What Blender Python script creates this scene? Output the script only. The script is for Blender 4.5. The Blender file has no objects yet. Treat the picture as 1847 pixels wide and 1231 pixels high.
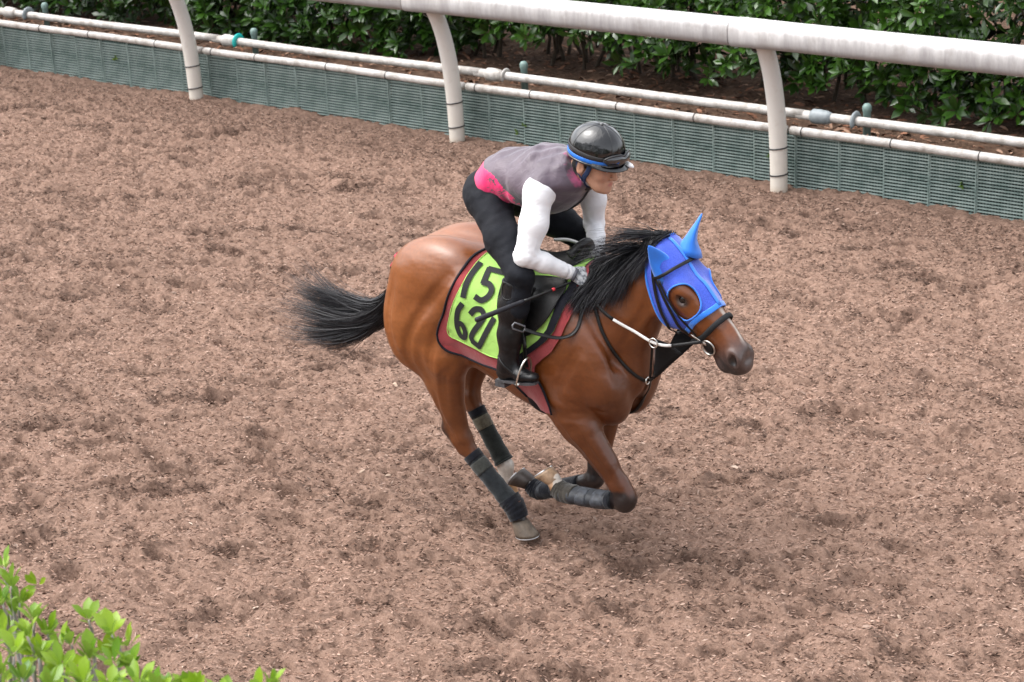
import bpy, bmesh, math, random
import numpy as np
from mathutils import Vector, Matrix

# ------------------------------------------------------------------ camera
S = bpy.context.scene
COL = S.collection
cam_data = bpy.data.cameras.new('camera')
cam = bpy.data.objects.new('camera', cam_data)
COL.objects.link(cam)
S.camera = cam
cam_data.sensor_width = 36.0
cam_data.lens = 72.117
cam_data.clip_start = 0.1
cam_data.clip_end = 2000.0
RC = ((0.79435588, 0.60564580, -0.04681774),
      (-0.17627913, 0.30358732, 0.93635485),
      (0.58131265, -0.73554599, 0.34791909))
M4 = Matrix(((RC[0][0], RC[1][0], RC[2][0], 7.68315),
             (RC[0][1], RC[1][1], RC[2][1], -13.09504),
             (RC[0][2], RC[1][2], RC[2][2], 4.46996),
             (0, 0, 0, 1)))
cam.matrix_world = M4
cam_data.dof.use_dof = True
cam_data.dof.focus_distance = 9.3
cam_data.dof.aperture_fstop = 7.0

# ------------------------------------------------------------------ world, sun, exposure
SUN_EL, SUN_AZ = math.radians(62), math.radians(238)      # azimuth measured from +Y towards +X
W = bpy.data.worlds.new('World')
S.world = W
W.use_nodes = True
nt = W.node_tree
bg = nt.nodes['Background']
sky = nt.nodes.new('ShaderNodeTexSky')
sky.sky_type = 'NISHITA'
sky.sun_disc = False
sky.sun_elevation = SUN_EL
sky.sun_rotation = SUN_AZ
sky.air_density = 1.0
sky.dust_density = 4.0
hsv = nt.nodes.new('ShaderNodeHueSaturation')              # overcast: the sky is nearly white
hsv.inputs['Saturation'].default_value = 0.22
nt.links.new(sky.outputs[0], hsv.inputs['Color'])
nt.links.new(hsv.outputs[0], bg.inputs['Color'])
bg.inputs['Strength'].default_value = 0.15
sun_d = bpy.data.lights.new('sun', 'SUN')
sun_d.energy = 0.7
sun_d.angle = math.radians(85)
sun_d.color = (1.0, 0.97, 0.93)
sun = bpy.data.objects.new('sun', sun_d)
COL.objects.link(sun)
sdir = Vector((math.sin(SUN_AZ) * math.cos(SUN_EL), math.cos(SUN_AZ) * math.cos(SUN_EL), math.sin(SUN_EL)))
sun.rotation_euler = sdir.to_track_quat('Z', 'Y').to_euler()
S.view_settings.view_transform = 'Standard'
S.view_settings.look = 'None'
S.view_settings.gamma = 1.0
S.view_settings.use_curve_mapping = False
S.view_settings.exposure = 1.72

rng = np.random.default_rng(7)
random.seed(7)

# ------------------------------------------------------------------ helpers
def srgb(r, g, b):
    f = lambda c: (c / 255 / 12.92) if c <= 10 else ((c / 255 + 0.055) / 1.055) ** 2.4
    return (f(r), f(g), f(b), 1.0)

class NT:
    """small node helper"""
    def __init__(s, name):
        s.m = bpy.data.materials.new(name); s.m.use_nodes = True
        s.t = s.m.node_tree; s.b = s.t.nodes['Principled BSDF']
    def n(s, t, **kw):
        o = s.t.nodes.new(t)
        for k, v in kw.items(): setattr(o, k, v)
        return o
    def l(s, a, b): s.t.links.new(a, b)
    def obj(s):
        return s.n('ShaderNodeTexCoord').outputs['Object']
    def noise(s, scale, detail=4, rough=0.55, vec=None, dist=0.0):
        o = s.n('ShaderNodeTexNoise'); o.inputs['Scale'].default_value = scale
        o.inputs['Detail'].default_value = detail; o.inputs['Roughness'].default_value = rough
        o.inputs['Distortion'].default_value = dist
        s.l(vec if vec is not None else s.obj(), o.inputs['Vector'])
        return o.outputs['Fac']
    def ramp(s, fac, *stops):
        o = s.n('ShaderNodeValToRGB'); e = o.color_ramp.elements
        while len(e) < len(stops): e.new(0.5)
        for q, (p, c) in zip(e, stops):
            q.position = p; q.color = c if len(c) == 4 else (*c, 1)
        s.l(fac, o.inputs[0]); return o.outputs[0]
    def mix(s, fac, a, b, mode='MIX'):
        o = s.n('ShaderNodeMix', data_type='RGBA', blend_type=mode)
        for sock, val in ((o.inputs[0], fac), (o.inputs[6], a), (o.inputs[7], b)):
            if hasattr(val, 'is_linked'): s.l(val, sock)
            elif isinstance(val, (int, float)): sock.default_value = val
            else: sock.default_value = val if len(val) == 4 else (*val, 1)
        return o.outputs[2]
    def attr(s, name):
        return s.n('ShaderNodeAttribute', attribute_name=name)
    def bump(s, h, strength=0.3, dist=0.01, normal=None):
        o = s.n('ShaderNodeBump'); o.inputs['Strength'].default_value = strength
        o.inputs['Distance'].default_value = dist; s.l(h, o.inputs['Height'])
        if normal is not None: s.l(normal, o.inputs['Normal'])
        s.l(o.outputs[0], s.b.inputs['Normal']); return o.outputs[0]
    def set(s, **kw):
        names = {'color': 'Base Color', 'rough': 'Roughness', 'metal': 'Metallic', 'spec': 'Specular IOR Level',
                 'sheen': 'Sheen Weight', 'coat': 'Coat Weight', 'coatr': 'Coat Roughness', 'sss': 'Subsurface Weight',
                 'trans': 'Transmission Weight', 'sheenr': 'Sheen Roughness', 'aniso': 'Anisotropic'}
        for k, v in kw.items():
            sock = s.b.inputs[names[k]]
            if hasattr(v, 'is_linked'): s.l(v, sock)
            else: sock.default_value = v
        return s

def simple(name, color, rough=0.6, vary=0.12, scale=30.0, bump=0.0, bscale=120.0, **kw):
    """plain material with slight procedural unevenness"""
    m = NT(name)
    c = color
    dark = tuple(x * (1 - vary) for x in c[:3]); lite = tuple(min(1, x * (1 + vary)) for x in c[:3])
    m.set(color=m.ramp(m.noise(scale, 5), (0.3, dark), (0.7, lite)), rough=rough, **kw)
    if bump: m.bump(m.noise(bscale, 3), bump, 0.004)
    return m.m

def link(name, me, mat=None, parent=None):
    o = bpy.data.objects.new(name, me); COL.objects.link(o)
    if mat is not None and me is not None and not me.materials: me.materials.append(mat)
    if parent is not None: o.parent = parent
    return o

def mesh_np(name, V, F, smooth=True, attrs=None, mats=None, mat_idx=None):
    """V (n,3); F (m,k) array of tris or quads, or list of faces"""
    me = bpy.data.meshes.new(name)
    V = np.asarray(V, np.float32)
    if isinstance(F, np.ndarray):
        m, k = F.shape
        me.vertices.add(len(V)); me.vertices.foreach_set('co', V.ravel())
        me.loops.add(m * k); me.loops.foreach_set('vertex_index', F.astype(np.int32).ravel())
        me.polygons.add(m); me.polygons.foreach_set('loop_start', np.arange(0, m * k, k, dtype=np.int32))
    else:
        me.from_pydata(V.tolist(), [], [list(map(int, f)) for f in F])
    if mats:
        for q in mats: me.materials.append(q)
    if mat_idx is not None: me.polygons.foreach_set('material_index', np.asarray(mat_idx, np.int32))
    if attrs:
        for an, av in attrs.items():
            av = np.asarray(av, np.float32)
            if av.ndim == 1:
                a = me.attributes.new(an, 'FLOAT', 'POINT'); a.data.foreach_set('value', av)
            else:
                a = me.attributes.new(an, 'FLOAT_COLOR', 'POINT')
                if av.shape[1] == 3: av = np.hstack([av, np.ones((len(av), 1), np.float32)])
                a.data.foreach_set('color', av.ravel())
    me.update(calc_edges=True)
    me.validate()
    me.polygons.foreach_set('use_smooth', np.full(len(me.polygons), smooth))
    return me

def tag(o, label=None, cat=None, group=None, kind=None):
    if label: o['label'] = label
    if cat: o['category'] = cat
    if group: o['group'] = group
    if kind: o['kind'] = kind
    return o

def thing(name, label, cat, loc=(0, 0, 0), group=None):
    o = bpy.data.objects.new(name, None); COL.objects.link(o)
    o.empty_display_size = 0.2
    o.location = loc
    return tag(o, label, cat, group)

def catmull(P, n):
    """smooth curve through P, n samples per span"""
    P = np.asarray(P, float)
    Q = np.vstack([2 * P[0] - P[1], P, 2 * P[-1] - P[-2]])
    out = []
    for i in range(1, len(Q) - 2):
        t = np.linspace(0, 1, n, endpoint=False)[:, None]
        a, b, c, d = Q[i - 1], Q[i], Q[i + 1], Q[i + 2]
        out.append(0.5 * (2 * b + (c - a) * t + (2 * a - 5 * b + 4 * c - d) * t ** 2 + (3 * b - a - 3 * c + d) * t ** 3))
    out.append(P[-1:])
    return np.vstack(out)

def tube(P, r, ns=10, up=(0, 0, 1), flat=1.0, caps=True):
    """V,F of a tube along P; r scalar or per-point; flat = ratio of second radius (measured along 'up')"""
    P = np.asarray(P, float); n = len(P)
    r = np.broadcast_to(np.asarray(r, float), (n,)) if np.ndim(r) < 2 else np.asarray(r, float)
    T = np.gradient(P, axis=0); T /= np.linalg.norm(T, axis=1)[:, None] + 1e-12
    V = []
    s_prev = None
    for i in range(n):
        u = np.asarray(up if np.ndim(up) == 1 else up[i], float)
        s = np.cross(T[i], u)
        if np.linalg.norm(s) < 1e-3: s = np.cross(T[i], (0.3, 1, 0.2)) if s_prev is None else s_prev - T[i] * (s_prev @ T[i])
        s /= np.linalg.norm(s)
        if s_prev is not None and np.ndim(up) == 1 and s @ s_prev < 0: s = -s
        s_prev = s
        t = np.cross(s, T[i])
        a = np.arange(ns) / ns * 2 * math.pi
        ra, rb = (r[i], r[i] * flat) if np.ndim(r) == 1 else r[i]
        V.append(P[i] + np.outer(np.cos(a) * ra, s) + np.outer(np.sin(a) * rb, t))
    V = np.vstack(V)
    F = []
    for i in range(n - 1):
        for j in range(ns):
            k = (j + 1) % ns
            F.append((i * ns + j, i * ns + k, (i + 1) * ns + k, (i + 1) * ns + j))
    if caps:
        F.append(tuple(range(ns))[::-1]); F.append(tuple((n - 1) * ns + j for j in range(ns)))
    return V, F

class MB:
    """collects pieces into one mesh"""
    def __init__(s): s.V = []; s.F = []; s.n = 0; s.M = []
    def add(s, VF, mi=0):
        V, F = VF
        s.V.append(np.asarray(V, float)); s.F += [tuple(int(i) + s.n for i in f) for f in F]; s.n += len(V)
        s.M += [mi] * len(F); return s
    def box(s, lo, hi, mi=0):
        x0, y0, z0 = lo; x1, y1, z1 = hi
        V = [(x0, y0, z0), (x1, y0, z0), (x1, y1, z0), (x0, y1, z0), (x0, y0, z1), (x1, y0, z1), (x1, y1, z1), (x0, y1, z1)]
        return s.add((V, [(0, 3, 2, 1), (4, 5, 6, 7), (0, 1, 5, 4), (1, 2, 6, 5), (2, 3, 7, 6), (3, 0, 4, 7)]), mi)
    def build(s, name, mat, parent=None, smooth=True):
        me = mesh_np(name, np.vstack(s.V), s.F, smooth, mats=mat if isinstance(mat, list) else [mat], mat_idx=s.M)
        return link(name, me, None, parent)

def vnoise(x, y, seed=0):
    """2-D value noise 0..1"""
    xi = np.floor(x).astype(np.int64); yi = np.floor(y).astype(np.int64)
    fx = x - xi; fy = y - yi
    fx = fx * fx * (3 - 2 * fx); fy = fy * fy * (3 - 2 * fy)
    def h(a, b):
        n = (a * 374761393 + b * 668265263 + seed * 1442695041) & 0xffffffff
        n = ((n ^ (n >> 13)) * 1274126177) & 0xffffffff
        return ((n ^ (n >> 16)) & 0xffff) / 65535.0
    return (h(xi, yi) * (1 - fx) + h(xi + 1, yi) * fx) * (1 - fy) + (h(xi, yi + 1) * (1 - fx) + h(xi + 1, yi + 1) * fx) * fy
# ------------------------------------------------------------------ setting: track, bank, sky is the world
def soil_material():
    m = NT('wood_chip_soil')
    vec = m.obj()
    st = m.n('ShaderNodeMapping'); st.inputs['Scale'].default_value = (1.0, 1.0, 1.0); m.l(vec, st.inputs['Vector'])
    big = m.noise(1.6, 4, 0.6, vec)
    fine = m.noise(38, 5, 0.7, vec)
    grain = m.noise(140, 3, 0.7, vec)
    base = m.ramp(fine, (0.28, SOIL[0]), (0.5, SOIL[1]), (0.74, SOIL[2]))
    base = m.mix(m.ramp(grain, (0.35, (0, 0, 0)), (0.75, (1, 1, 1))), base, m.mix(0.5, base, SOIL[3]))
    damp = m.attr('damp').outputs['Fac']
    dm = m.n('ShaderNodeMath', operation='MULTIPLY'); m.l(damp, dm.inputs[0])
    m.l(m.ramp(m.noise(34, 5, 0.75, vec), (0.38, (0.1,) * 3), (0.56, (1,) * 3)), dm.inputs[1])
    base = m.mix(dm.outputs[0], base, SOIL[4])
    base = m.mix(m.ramp(big, (0.3, (0,) * 3), (0.75, (0.35,) * 3)), base, SOIL[5])
    m.set(color=base, rough=0.95, spec=0.15)
    b1 = m.bump(m.noise(75, 6, 0.75, vec), 0.55, 0.02)
    b2 = m.bump(m.noise(210, 3, 0.7, vec), 0.5, 0.006, b1)
    return m.m
SOIL = [(0.062, 0.033, 0.023), (0.185, 0.114, 0.084), (0.285, 0.188, 0.144), (0.33, 0.230, 0.181), (0.028, 0.0130, 0.0090), (0.225, 0.143, 0.108)]

# fine grid in view, growing cells out to the horizon
def axis(lo, hi, step, far):
    core = np.arange(lo, hi + 1e-6, step)
    g, x, out = step, 0.0, []
    while x < far:
        g *= 1.22; x += g; out.append(x)
    out = np.array(out)
    return np.concatenate([lo - out[::-1], core, core[-1] + out])
gx = axis(-10.6, 5.0, 0.020, 420); gy = axis(-8.8, 0.26, 0.0168, 420)
GX, GY = np.meshgrid(gx, gy, indexing='ij')
def soil_height(x, y, prints):
    h = 0.030 * (vnoise(x * 1.1, y * 1.3, 1) - 0.5) + 0.034 * (vnoise(x * 3.1, y * 3.4, 2) - 0.5)
    h += 0.024 * (vnoise(x * 7.3, y * 8.1, 3) - 0.5) + 0.019 * (vnoise(x * 15.7, y * 18.3, 4) - 0.5)
    h += 0.024 * (vnoise(x * 29 + 7 * y, y * 38, 5) - 0.5) + 0.014 * (vnoise(x * 52 - 11 * y, y * 66, 6) - 0.5)
    return h
hgt = soil_height(GX, GY, None)
damp = np.zeros_like(hgt)
# hoof prints: scooped hollows with a thrown-up rim, running along the track
for k in range(1100):
    px_, py_ = rng.uniform(-10.5, 5.2), rng.uniform(-8.9, -0.35)
    a, b = rng.uniform(0.09, 0.24), rng.uniform(0.045, 0.085)
    dp = rng.uniform(0.008, 0.040); an = rng.normal(0.30, 0.35); dk = rng.uniform(0.0, 1.0) ** 1.6
    i0, i1 = np.searchsorted(gx, (px_ - 0.5, px_ + 0.5)); j0, j1 = np.searchsorted(gy, (py_ - 0.4, py_ + 0.4))
    dx = GX[i0:i1, j0:j1] - px_; dy = GY[i0:i1, j0:j1] - py_
    u = (dx * math.cos(an) + dy * math.sin(an)) / a; v = (-dx * math.sin(an) + dy * math.cos(an)) / b
    wob = 0.9 * (vnoise(GX[i0:i1, j0:j1] * 14, GY[i0:i1, j0:j1] * 14, k) - 0.5)
    r = np.sqrt(u * u + v * v) + wob
    hgt[i0:i1, j0:j1] += -dp * np.exp(-(r / 0.8) ** 4) + 0.5 * dp * np.exp(-((r - 1.35) / 0.4) ** 2) * (1 - 0.5 * np.tanh(u))
    w2 = vnoise(GX[i0:i1, j0:j1] * 22, GY[i0:i1, j0:j1] * 26, k + 7) - 0.5
    hgt[i0:i1, j0:j1] += 0.018 * w2 * np.exp(-(r / 1.5) ** 2)
    rr = np.sqrt(((u + 0.5) / 1.5) ** 2 + (v / 1.15) ** 2) + wob * 1.3 + 1.1 * w2
    damp[i0:i1, j0:j1] = np.maximum(damp[i0:i1, j0:j1], dk * np.exp(-(rr / 0.95) ** 3))
def sstep_(x, a, b):
    t = np.clip((x - a) / (b - a), 0, 1); return t * t * (3 - 2 * t)
# broken crust: small pits and clods between the prints
pit = vnoise(GX * 10 + 3 * GY, GY * 15, 45) * 0.55 + vnoise(GX * 24 - 5 * GY, GY * 33, 46) * 0.45
wet = np.clip(vnoise(GX * 0.9, GY * 1.5, 47) * 1.6 - 0.35, 0, 1)
pit = np.clip((pit - 0.60) / 0.16, 0, 1)
hgt -= 0.034 * pit
damp = np.maximum(damp, pit * (0.25 + 0.55 * wet))
# loose soil heaped along the foot of the boards; beyond the working strip the sheet is level
edge = np.exp(-((GY + 0.02) / 0.22) ** 2)
hgt += edge * (0.012 + 0.03 * (vnoise(GX * 2.3, GY * 2, 9) - 0.4))
damp = np.maximum(damp, 0.42 * (1 - sstep_(-GY + 0.35 * (vnoise(GX * 0.9, GY * 1.5, 44) - 0.5), 0.45, 1.15)))
damp = np.maximum(damp, np.clip(edge * 1.1 * vnoise(GX * 1.7, GY * 3, 12), 0, 1) * 0.75)
inside = np.clip((5.9 - np.maximum(np.maximum(-11.6 - GX, GX - 6.0), np.maximum(-9.8 - GY, 0)) * 8) / 5.9, 0, 1)
hgt = hgt * inside
hgt[GY > 0.20] = -0.02
nx, ny = GX.shape
ii = np.arange(nx * ny).reshape(nx, ny)
F4 = np.stack([ii[:-1, :-1], ii[1:, :-1], ii[1:, 1:], ii[:-1, 1:]], -1).reshape(-1, 4)
V3 = np.stack([GX, GY, hgt], -1).reshape(-1, 3)
soil_mat = soil_material()
track = link('track_ground', mesh_np('track_ground', V3, F4, True, attrs={'damp': damp.ravel()}), soil_mat)
tag(track, 'brown wood chip training track churned by hooves', kind='structure')
def ground_z(x, y):
    i = np.clip(np.searchsorted(gx, x) - 1, 0, nx - 2); j = np.clip(np.searchsorted(gy, y) - 1, 0, ny - 2)
    return hgt[i, j]

# loose chips and fibres on the track
def chips(name, n, xlo, xhi, ylo, yhi, zfun, smin, smax, cols, seed):
    r = np.random.default_rng(seed)
    x = r.uniform(xlo, xhi, n); y = r.uniform(ylo, yhi, n)
    L = smin + (smax - smin) * r.random(n) ** 2.5; w = L * r.uniform(0.16, 0.5, n)
    an = r.normal(0.0, 0.75, n); ti = r.normal(0, 0.28, n); ro = r.normal(0, 0.4, n)
    ex = np.stack([np.cos(an) * np.cos(ti), np.sin(an) * np.cos(ti), np.sin(ti)], -1)
    ey = np.stack([-np.sin(an) * np.cos(ro), np.cos(an) * np.cos(ro), np.sin(ro)], -1)
    up = np.cross(ex, ey)
    c = np.stack([x, y, zfun(x, y) + L * 0.09 + 0.002], -1)
    q = []
    for u, v, h in ((-.5, -.3, 0), (0.05, -.5, .18), (.5, -.2, 0), (.42, .3, 0), (0, .5, .2), (-.45, .35, 0)):
        q.append(c + ex * (u * L)[:, None] + ey * (v * w)[:, None] + up * (h * w)[:, None])
    Vc = np.stack(q, 1).reshape(-1, 3)
    b = np.arange(n)[:, None] * 6
    Fc = np.concatenate([b + np.array([[0, 1, 4, 5]]), b + np.array([[1, 2, 3, 4]])])
    cc = np.array(cols)[r.integers(0, len(cols), n)] * r.uniform(0.75, 1.2, n)[:, None]
    me = mesh_np(name, Vc, Fc, False, attrs={'tone': np.repeat(cc, 6, 0)})
    m = NT(name + '_mat'); m.set(color=m.attr('tone').outputs['Color'], rough=0.9, spec=0.15)
    return link(name, me, m.m)
ch = chips('wood_chips', 16000, -10.0, 4.9, -8.6, -0.02, ground_z, 0.012, 0.045,
           [(0.20, 0.132, 0.102), (0.24, 0.163, 0.13), (0.15, 0.095, 0.07), (0.28, 0.20, 0.16), (0.08, 0.046, 0.034), (0.22, 0.147, 0.113)], 3)
tag(ch, kind='stuff')
ch = chips('pale_wood_chips', 520, -10.0, 4.9, -8.6, -0.02, ground_z, 0.015, 0.05, [(0.40, 0.30, 0.23), (0.46, 0.36, 0.29), (0.36, 0.25, 0.19)], 4)
tag(ch, kind='stuff')

# matted fibres: thin shreds lying over one another, paler than the soil between them
def fibres(name, n, seed):
    r = np.random.default_rng(seed)
    x = r.uniform(-10.4, 4.9, n * 3); y = r.uniform(-8.7, -0.04, n * 3)
    q = np.stack([x, y, np.zeros_like(x)], 1) - np.array((7.683, -13.095, 4.470))
    qx = q @ np.array((0.79435588, 0.60564580, -0.04681774)); qd = -(q @ np.array((0.58131265, -0.73554599, 0.34791909)))
    keep = np.abs(qx / qd) < 0.29
    x, y = x[keep][:n], y[keep][:n]; n = len(x)
    L = r.uniform(0.010, 0.036, n); w = r.uniform(0.002, 0.0050, n)
    dens = vnoise(x * 2.2, y * 2.6, 41)
    an = 0.55 + r.normal(0, 0.62, n); ti = r.normal(0, 0.30, n)
    ex = np.stack([np.cos(an) * np.cos(ti), np.sin(an) * np.cos(ti), np.sin(ti)], -1)
    ro = r.normal(0, 0.6, n)
    ey = np.stack([-np.sin(an) * np.cos(ro), np.cos(an) * np.cos(ro), np.sin(ro)], -1)
    i = np.clip(np.searchsorted(gx, x) - 1, 0, nx - 2); j = np.clip(np.searchsorted(gy, y) - 1, 0, ny - 2)
    c = np.stack([x, y, hgt[i, j] + 0.004 + r.uniform(0, 0.010, n)], -1)
    bend = np.cross(ex, ey) * (L * r.normal(0.06, 0.08, n))[:, None]
    a0 = c - ex * (L / 2)[:, None]; a1 = c + bend; a2 = c + ex * (L / 2)[:, None]; s_ = ey * w[:, None]
    Vc = np.stack([a0 - s_ * 0.2, a1 - s_, a2 + s_ * 0.3, a1 + s_], 1).reshape(-1, 3)
    b = np.arange(n)[:, None] * 4
    Fc = b + np.array([[0, 1, 2, 3]])
    pal = np.array([(0.292, 0.190, 0.146), (0.262, 0.167, 0.125), (0.335, 0.228, 0.179), (0.205, 0.124, 0.091), (0.048, 0.0245, 0.0175), (0.375, 0.272, 0.217)])
    cc = pal[r.choice(6, n, p=[0.30, 0.24, 0.13, 0.17, 0.13, 0.03])] * r.uniform(0.8, 1.15, n)[:, None]
    dm = (r.random(n) < np.clip(damp[i, j] * 1.05, 0, 0.93))[:, None] * r.uniform(0.75, 1.0, n)[:, None]
    cc = cc * (1 - 0.78 * dm) * (0.90 + 0.22 * dens)[:, None]
    me = mesh_np(name, Vc, Fc, False, attrs={'tone': np.repeat(cc, 4, 0)})
    m = NT(name + '_mat'); m.set(color=m.attr('tone').outputs['Color'], rough=0.9, spec=0.12)
    o = link(name, me, m.m); tag(o, kind='stuff')
fibres('wood_fibres', 260000, 6)

# raised bank behind the boards
bx = axis(-13.0, 9.0, 0.05, 300); by = np.concatenate([[0.235], np.linspace(0.25, 4.6, 90), 4.6 + np.cumsum(0.08 * 1.25 ** np.arange(1, 32))])
BX, BY = np.meshgrid(bx, by, indexing='ij')
bz = 0.35 + 0.05 * np.clip(BY - 0.3, 0, 2) + 0.05 * (vnoise(BX * 2.1, BY * 2.5, 21) - 0.5) + 0.03 * (vnoise(BX * 7, BY * 7, 22) - 0.5) + 0.02 * (vnoise(BX * 17, BY * 17, 23) - 0.5)
bz[:, 0] = -0.05
ii = np.arange(BX.size).reshape(BX.shape)
bank = link('bank_ground', mesh_np('bank_ground', np.stack([BX, BY, bz], -1).reshape(-1, 3),
            np.stack([ii[:-1, :-1], ii[1:, :-1], ii[1:, 1:], ii[:-1, 1:]], -1).reshape(-1, 4)), None)
m = NT('bank_soil'); m.set(color=m.ramp(m.noise(22, 6, 0.7), (0.3, (0.03, 0.02, 0.014)), (0.55, (0.09, 0.055, 0.038)), (0.8, (0.20, 0.14, 0.10))), rough=1.0, spec=0.1)
m.bump(m.noise(60, 5, 0.7), 0.6, 0.02); bank.data.materials.append(m.m)
tag(bank, 'dark soil bank under the hedge behind the boards', kind='structure')
def bank_z(x, y):
    i = np.clip(np.searchsorted(bx, x) - 1, 0, len(bx) - 2); j = np.clip(np.searchsorted(by, y) - 1, 1, len(by) - 2)
    return bz[i, j]
lt = chips('leaf_litter', 9000, -12.5, 7.5, 0.26, 1.9, bank_z, 0.03, 0.10,
           [(0.16, 0.075, 0.045), (0.22, 0.11, 0.07), (0.10, 0.05, 0.03), (0.27, 0.17, 0.12), (0.06, 0.035, 0.025)], 5)
tag(lt, kind='stuff')

# ------------------------------------------------------------------ the running rail
def RAILTONE(w, z):  # weight of the greyer tone, growing from the rail's top downwards
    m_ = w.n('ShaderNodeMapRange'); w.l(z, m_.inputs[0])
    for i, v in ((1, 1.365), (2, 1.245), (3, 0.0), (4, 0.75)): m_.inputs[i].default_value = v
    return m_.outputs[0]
white = NT('weathered_white_plastic')
vec = white.obj()
mp = white.n('ShaderNodeMapping'); mp.inputs['Scale'].default_value = (5.5, 1.6, 1.0); white.l(vec, mp.inputs['Vector'])
streak = white.noise(2.0, 5, 0.7, mp.outputs[0])
grime = white.noise(5.5, 5, 0.65, vec)
c = white.ramp(streak, (0.36, (0.60, 0.59, 0.585)), (0.66, (0.38, 0.365, 0.365)))
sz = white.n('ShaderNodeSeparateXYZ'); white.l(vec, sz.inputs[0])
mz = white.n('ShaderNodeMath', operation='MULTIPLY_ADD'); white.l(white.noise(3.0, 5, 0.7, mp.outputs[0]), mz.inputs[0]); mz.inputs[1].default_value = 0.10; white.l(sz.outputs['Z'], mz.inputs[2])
c = white.mix(RAILTONE(white, mz.outputs[0]), c, (0.215, 0.208, 0.21))
c = white.mix(white.ramp(grime, (0.50, (0, 0, 0)), (0.75, (0.6, 0.6, 0.6))), c, (0.26, 0.235, 0.215))
white.set(color=c, rough=0.45, spec=0.4)
white = white.m
cream = NT('cream_post_plastic')
vec = cream.obj(); sx = cream.n('ShaderNodeSeparateXYZ'); cream.l(vec, sx.inputs[0])
c = cream.ramp(sx.outputs['Z'], (0.0, (0.52, 0.45, 0.37)), (0.06, (0.62, 0.575, 0.51)), (0.5, (0.62, 0.59, 0.545)), (0.95, (0.62, 0.605, 0.58)))
c = cream.mix(cream.ramp(cream.noise(9, 5, 0.7), (0.58, (0, 0, 0)), (0.78, (0.45,) * 3)), c, (0.42, 0.33, 0.25))
cream.set(color=c, rough=0.42, spec=0.4)
cream = cream.m
pipe_mat = NT('grimy_white_pipe')
c = pipe_mat.ramp(pipe_mat.noise(11, 5, 0.7), (0.40, (0.56, 0.535, 0.51)), (0.70, (0.27, 0.24, 0.21)))
pipe_mat.set(color=c, rough=0.5); pipe_mat = pipe_mat.m
black_plastic = simple('black_plastic', (0.012, 0.012, 0.013), 0.4)
grey_plastic = simple('grey_plastic', (0.24, 0.27, 0.285), 0.45, bump=0.1)
turquoise = simple('turquoise_plastic', (0.015, 0.44, 0.41), 0.4)
stake_mat = simple('stake_grey_green', (0.16, 0.24, 0.22), 0.5)
grid_mat = NT('green_grid_plastic')
c = grid_mat.ramp(grid_mat.noise(7, 5, 0.7), (0.35, (0.115, 0.17, 0.157)), (0.62, (0.265, 0.33, 0.31)))
c = grid_mat.mix(grid_mat.ramp(grid_mat.noise(3.2, 5, 0.7), (0.58, (0,) * 3), (0.75, (0.6,) * 3)), c, (0.27, 0.245, 0.20))
grid_mat.set(color=c, rough=0.7); grid_mat = grid_mat.m
back_mat = simple('dark_green_sheet', (0.016, 0.042, 0.036), 0.8, 0.3, 8)

PS = 3.15
fence = thing('running_rail', 'white curved post running rail with green grid boards along the hedge', 'rail fence', (0, 0, 0))
for k in range(-5, 5):
    x0 = k * PS
    zz = np.array([-0.25, 0.0, 0.25, 0.48, 0.70, 0.90, 1.05, 1.15, 1.20])
    yy = np.array([0.0, 0.0, -0.005, -0.018, -0.047, -0.095, -0.15, -0.20, -0.23])
    P = catmull(np.stack([np.full_like(zz, 0.0), yy, zz], 1), 4)
    rr = np.interp(P[:, 2], [0, 0.5, 1.2], [0.066, 0.069, 0.066])
    VV, FF = tube(P, rr, 20, up=(0, 1, 0))
    pm = MB().add((VV, FF)).build('post', cream, fence); pm.location = (x0, 0, 0)
    for zt in (0.135, 0.345):
        a = np.linspace(0, 2 * math.pi, 25)
        yc = np.interp(zt, zz, yy)
        ring = np.stack([np.cos(a) * 0.0705, yc + np.sin(a) * 0.0705, zt + 0.008 * np.cos(a)], 1)
        tie = MB().add(tube(ring, 0.0055, 6, caps=False)).build('cable_tie', black_plastic, pm)
    br = MB().add(tube([(-0.075, -0.215, 1.148), (-0.045, -0.222, 1.162)], [0.045, 0.045], 10, up=(0, 1, 0))).build('bracket', black_plastic, pm)
# top rail in lengths with sleeves
def rail_len(xa, xb, swell, name='rail_section'):
    a = np.arange(28) / 28 * 2 * math.pi
    ry, rz = 0.112, 0.098
    cs = np.sign(np.cos(a)) * np.abs(np.cos(a)) ** 0.52 * ry; sn = np.sign(np.sin(a)) * np.abs(np.sin(a)) ** 0.62 * rz
    xs = [xa, xa + 0.004, xb - 0.004, xb] if swell == 0 else [xa, xa + 0.006, xa + 0.5, xb - 0.006, xb]
    sc = [0.985, 1, 1, 0.985] if swell == 0 else [0.97, 1 + swell, 1, 1, 0.97]
    Vr = np.vstack([np.stack([np.full(28, x), -0.255 + cs * q, 1.262 + sn * q], 1) for x, q in zip(xs, sc)])
    Fr = [(i * 28 + j, i * 28 + (j + 1) % 28, (i + 1) * 28 + (j + 1) % 28, (i + 1) * 28 + j) for i in range(len(xs) - 1) for j in range(28)]
    Fr += [tuple(range(28))[::-1], tuple((len(xs) - 1) * 28 + j for j in range(28))]
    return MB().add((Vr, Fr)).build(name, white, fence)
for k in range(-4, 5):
    rail_len((k - 1) * PS - 0.215, k * PS - 0.222, 0.045)
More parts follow.
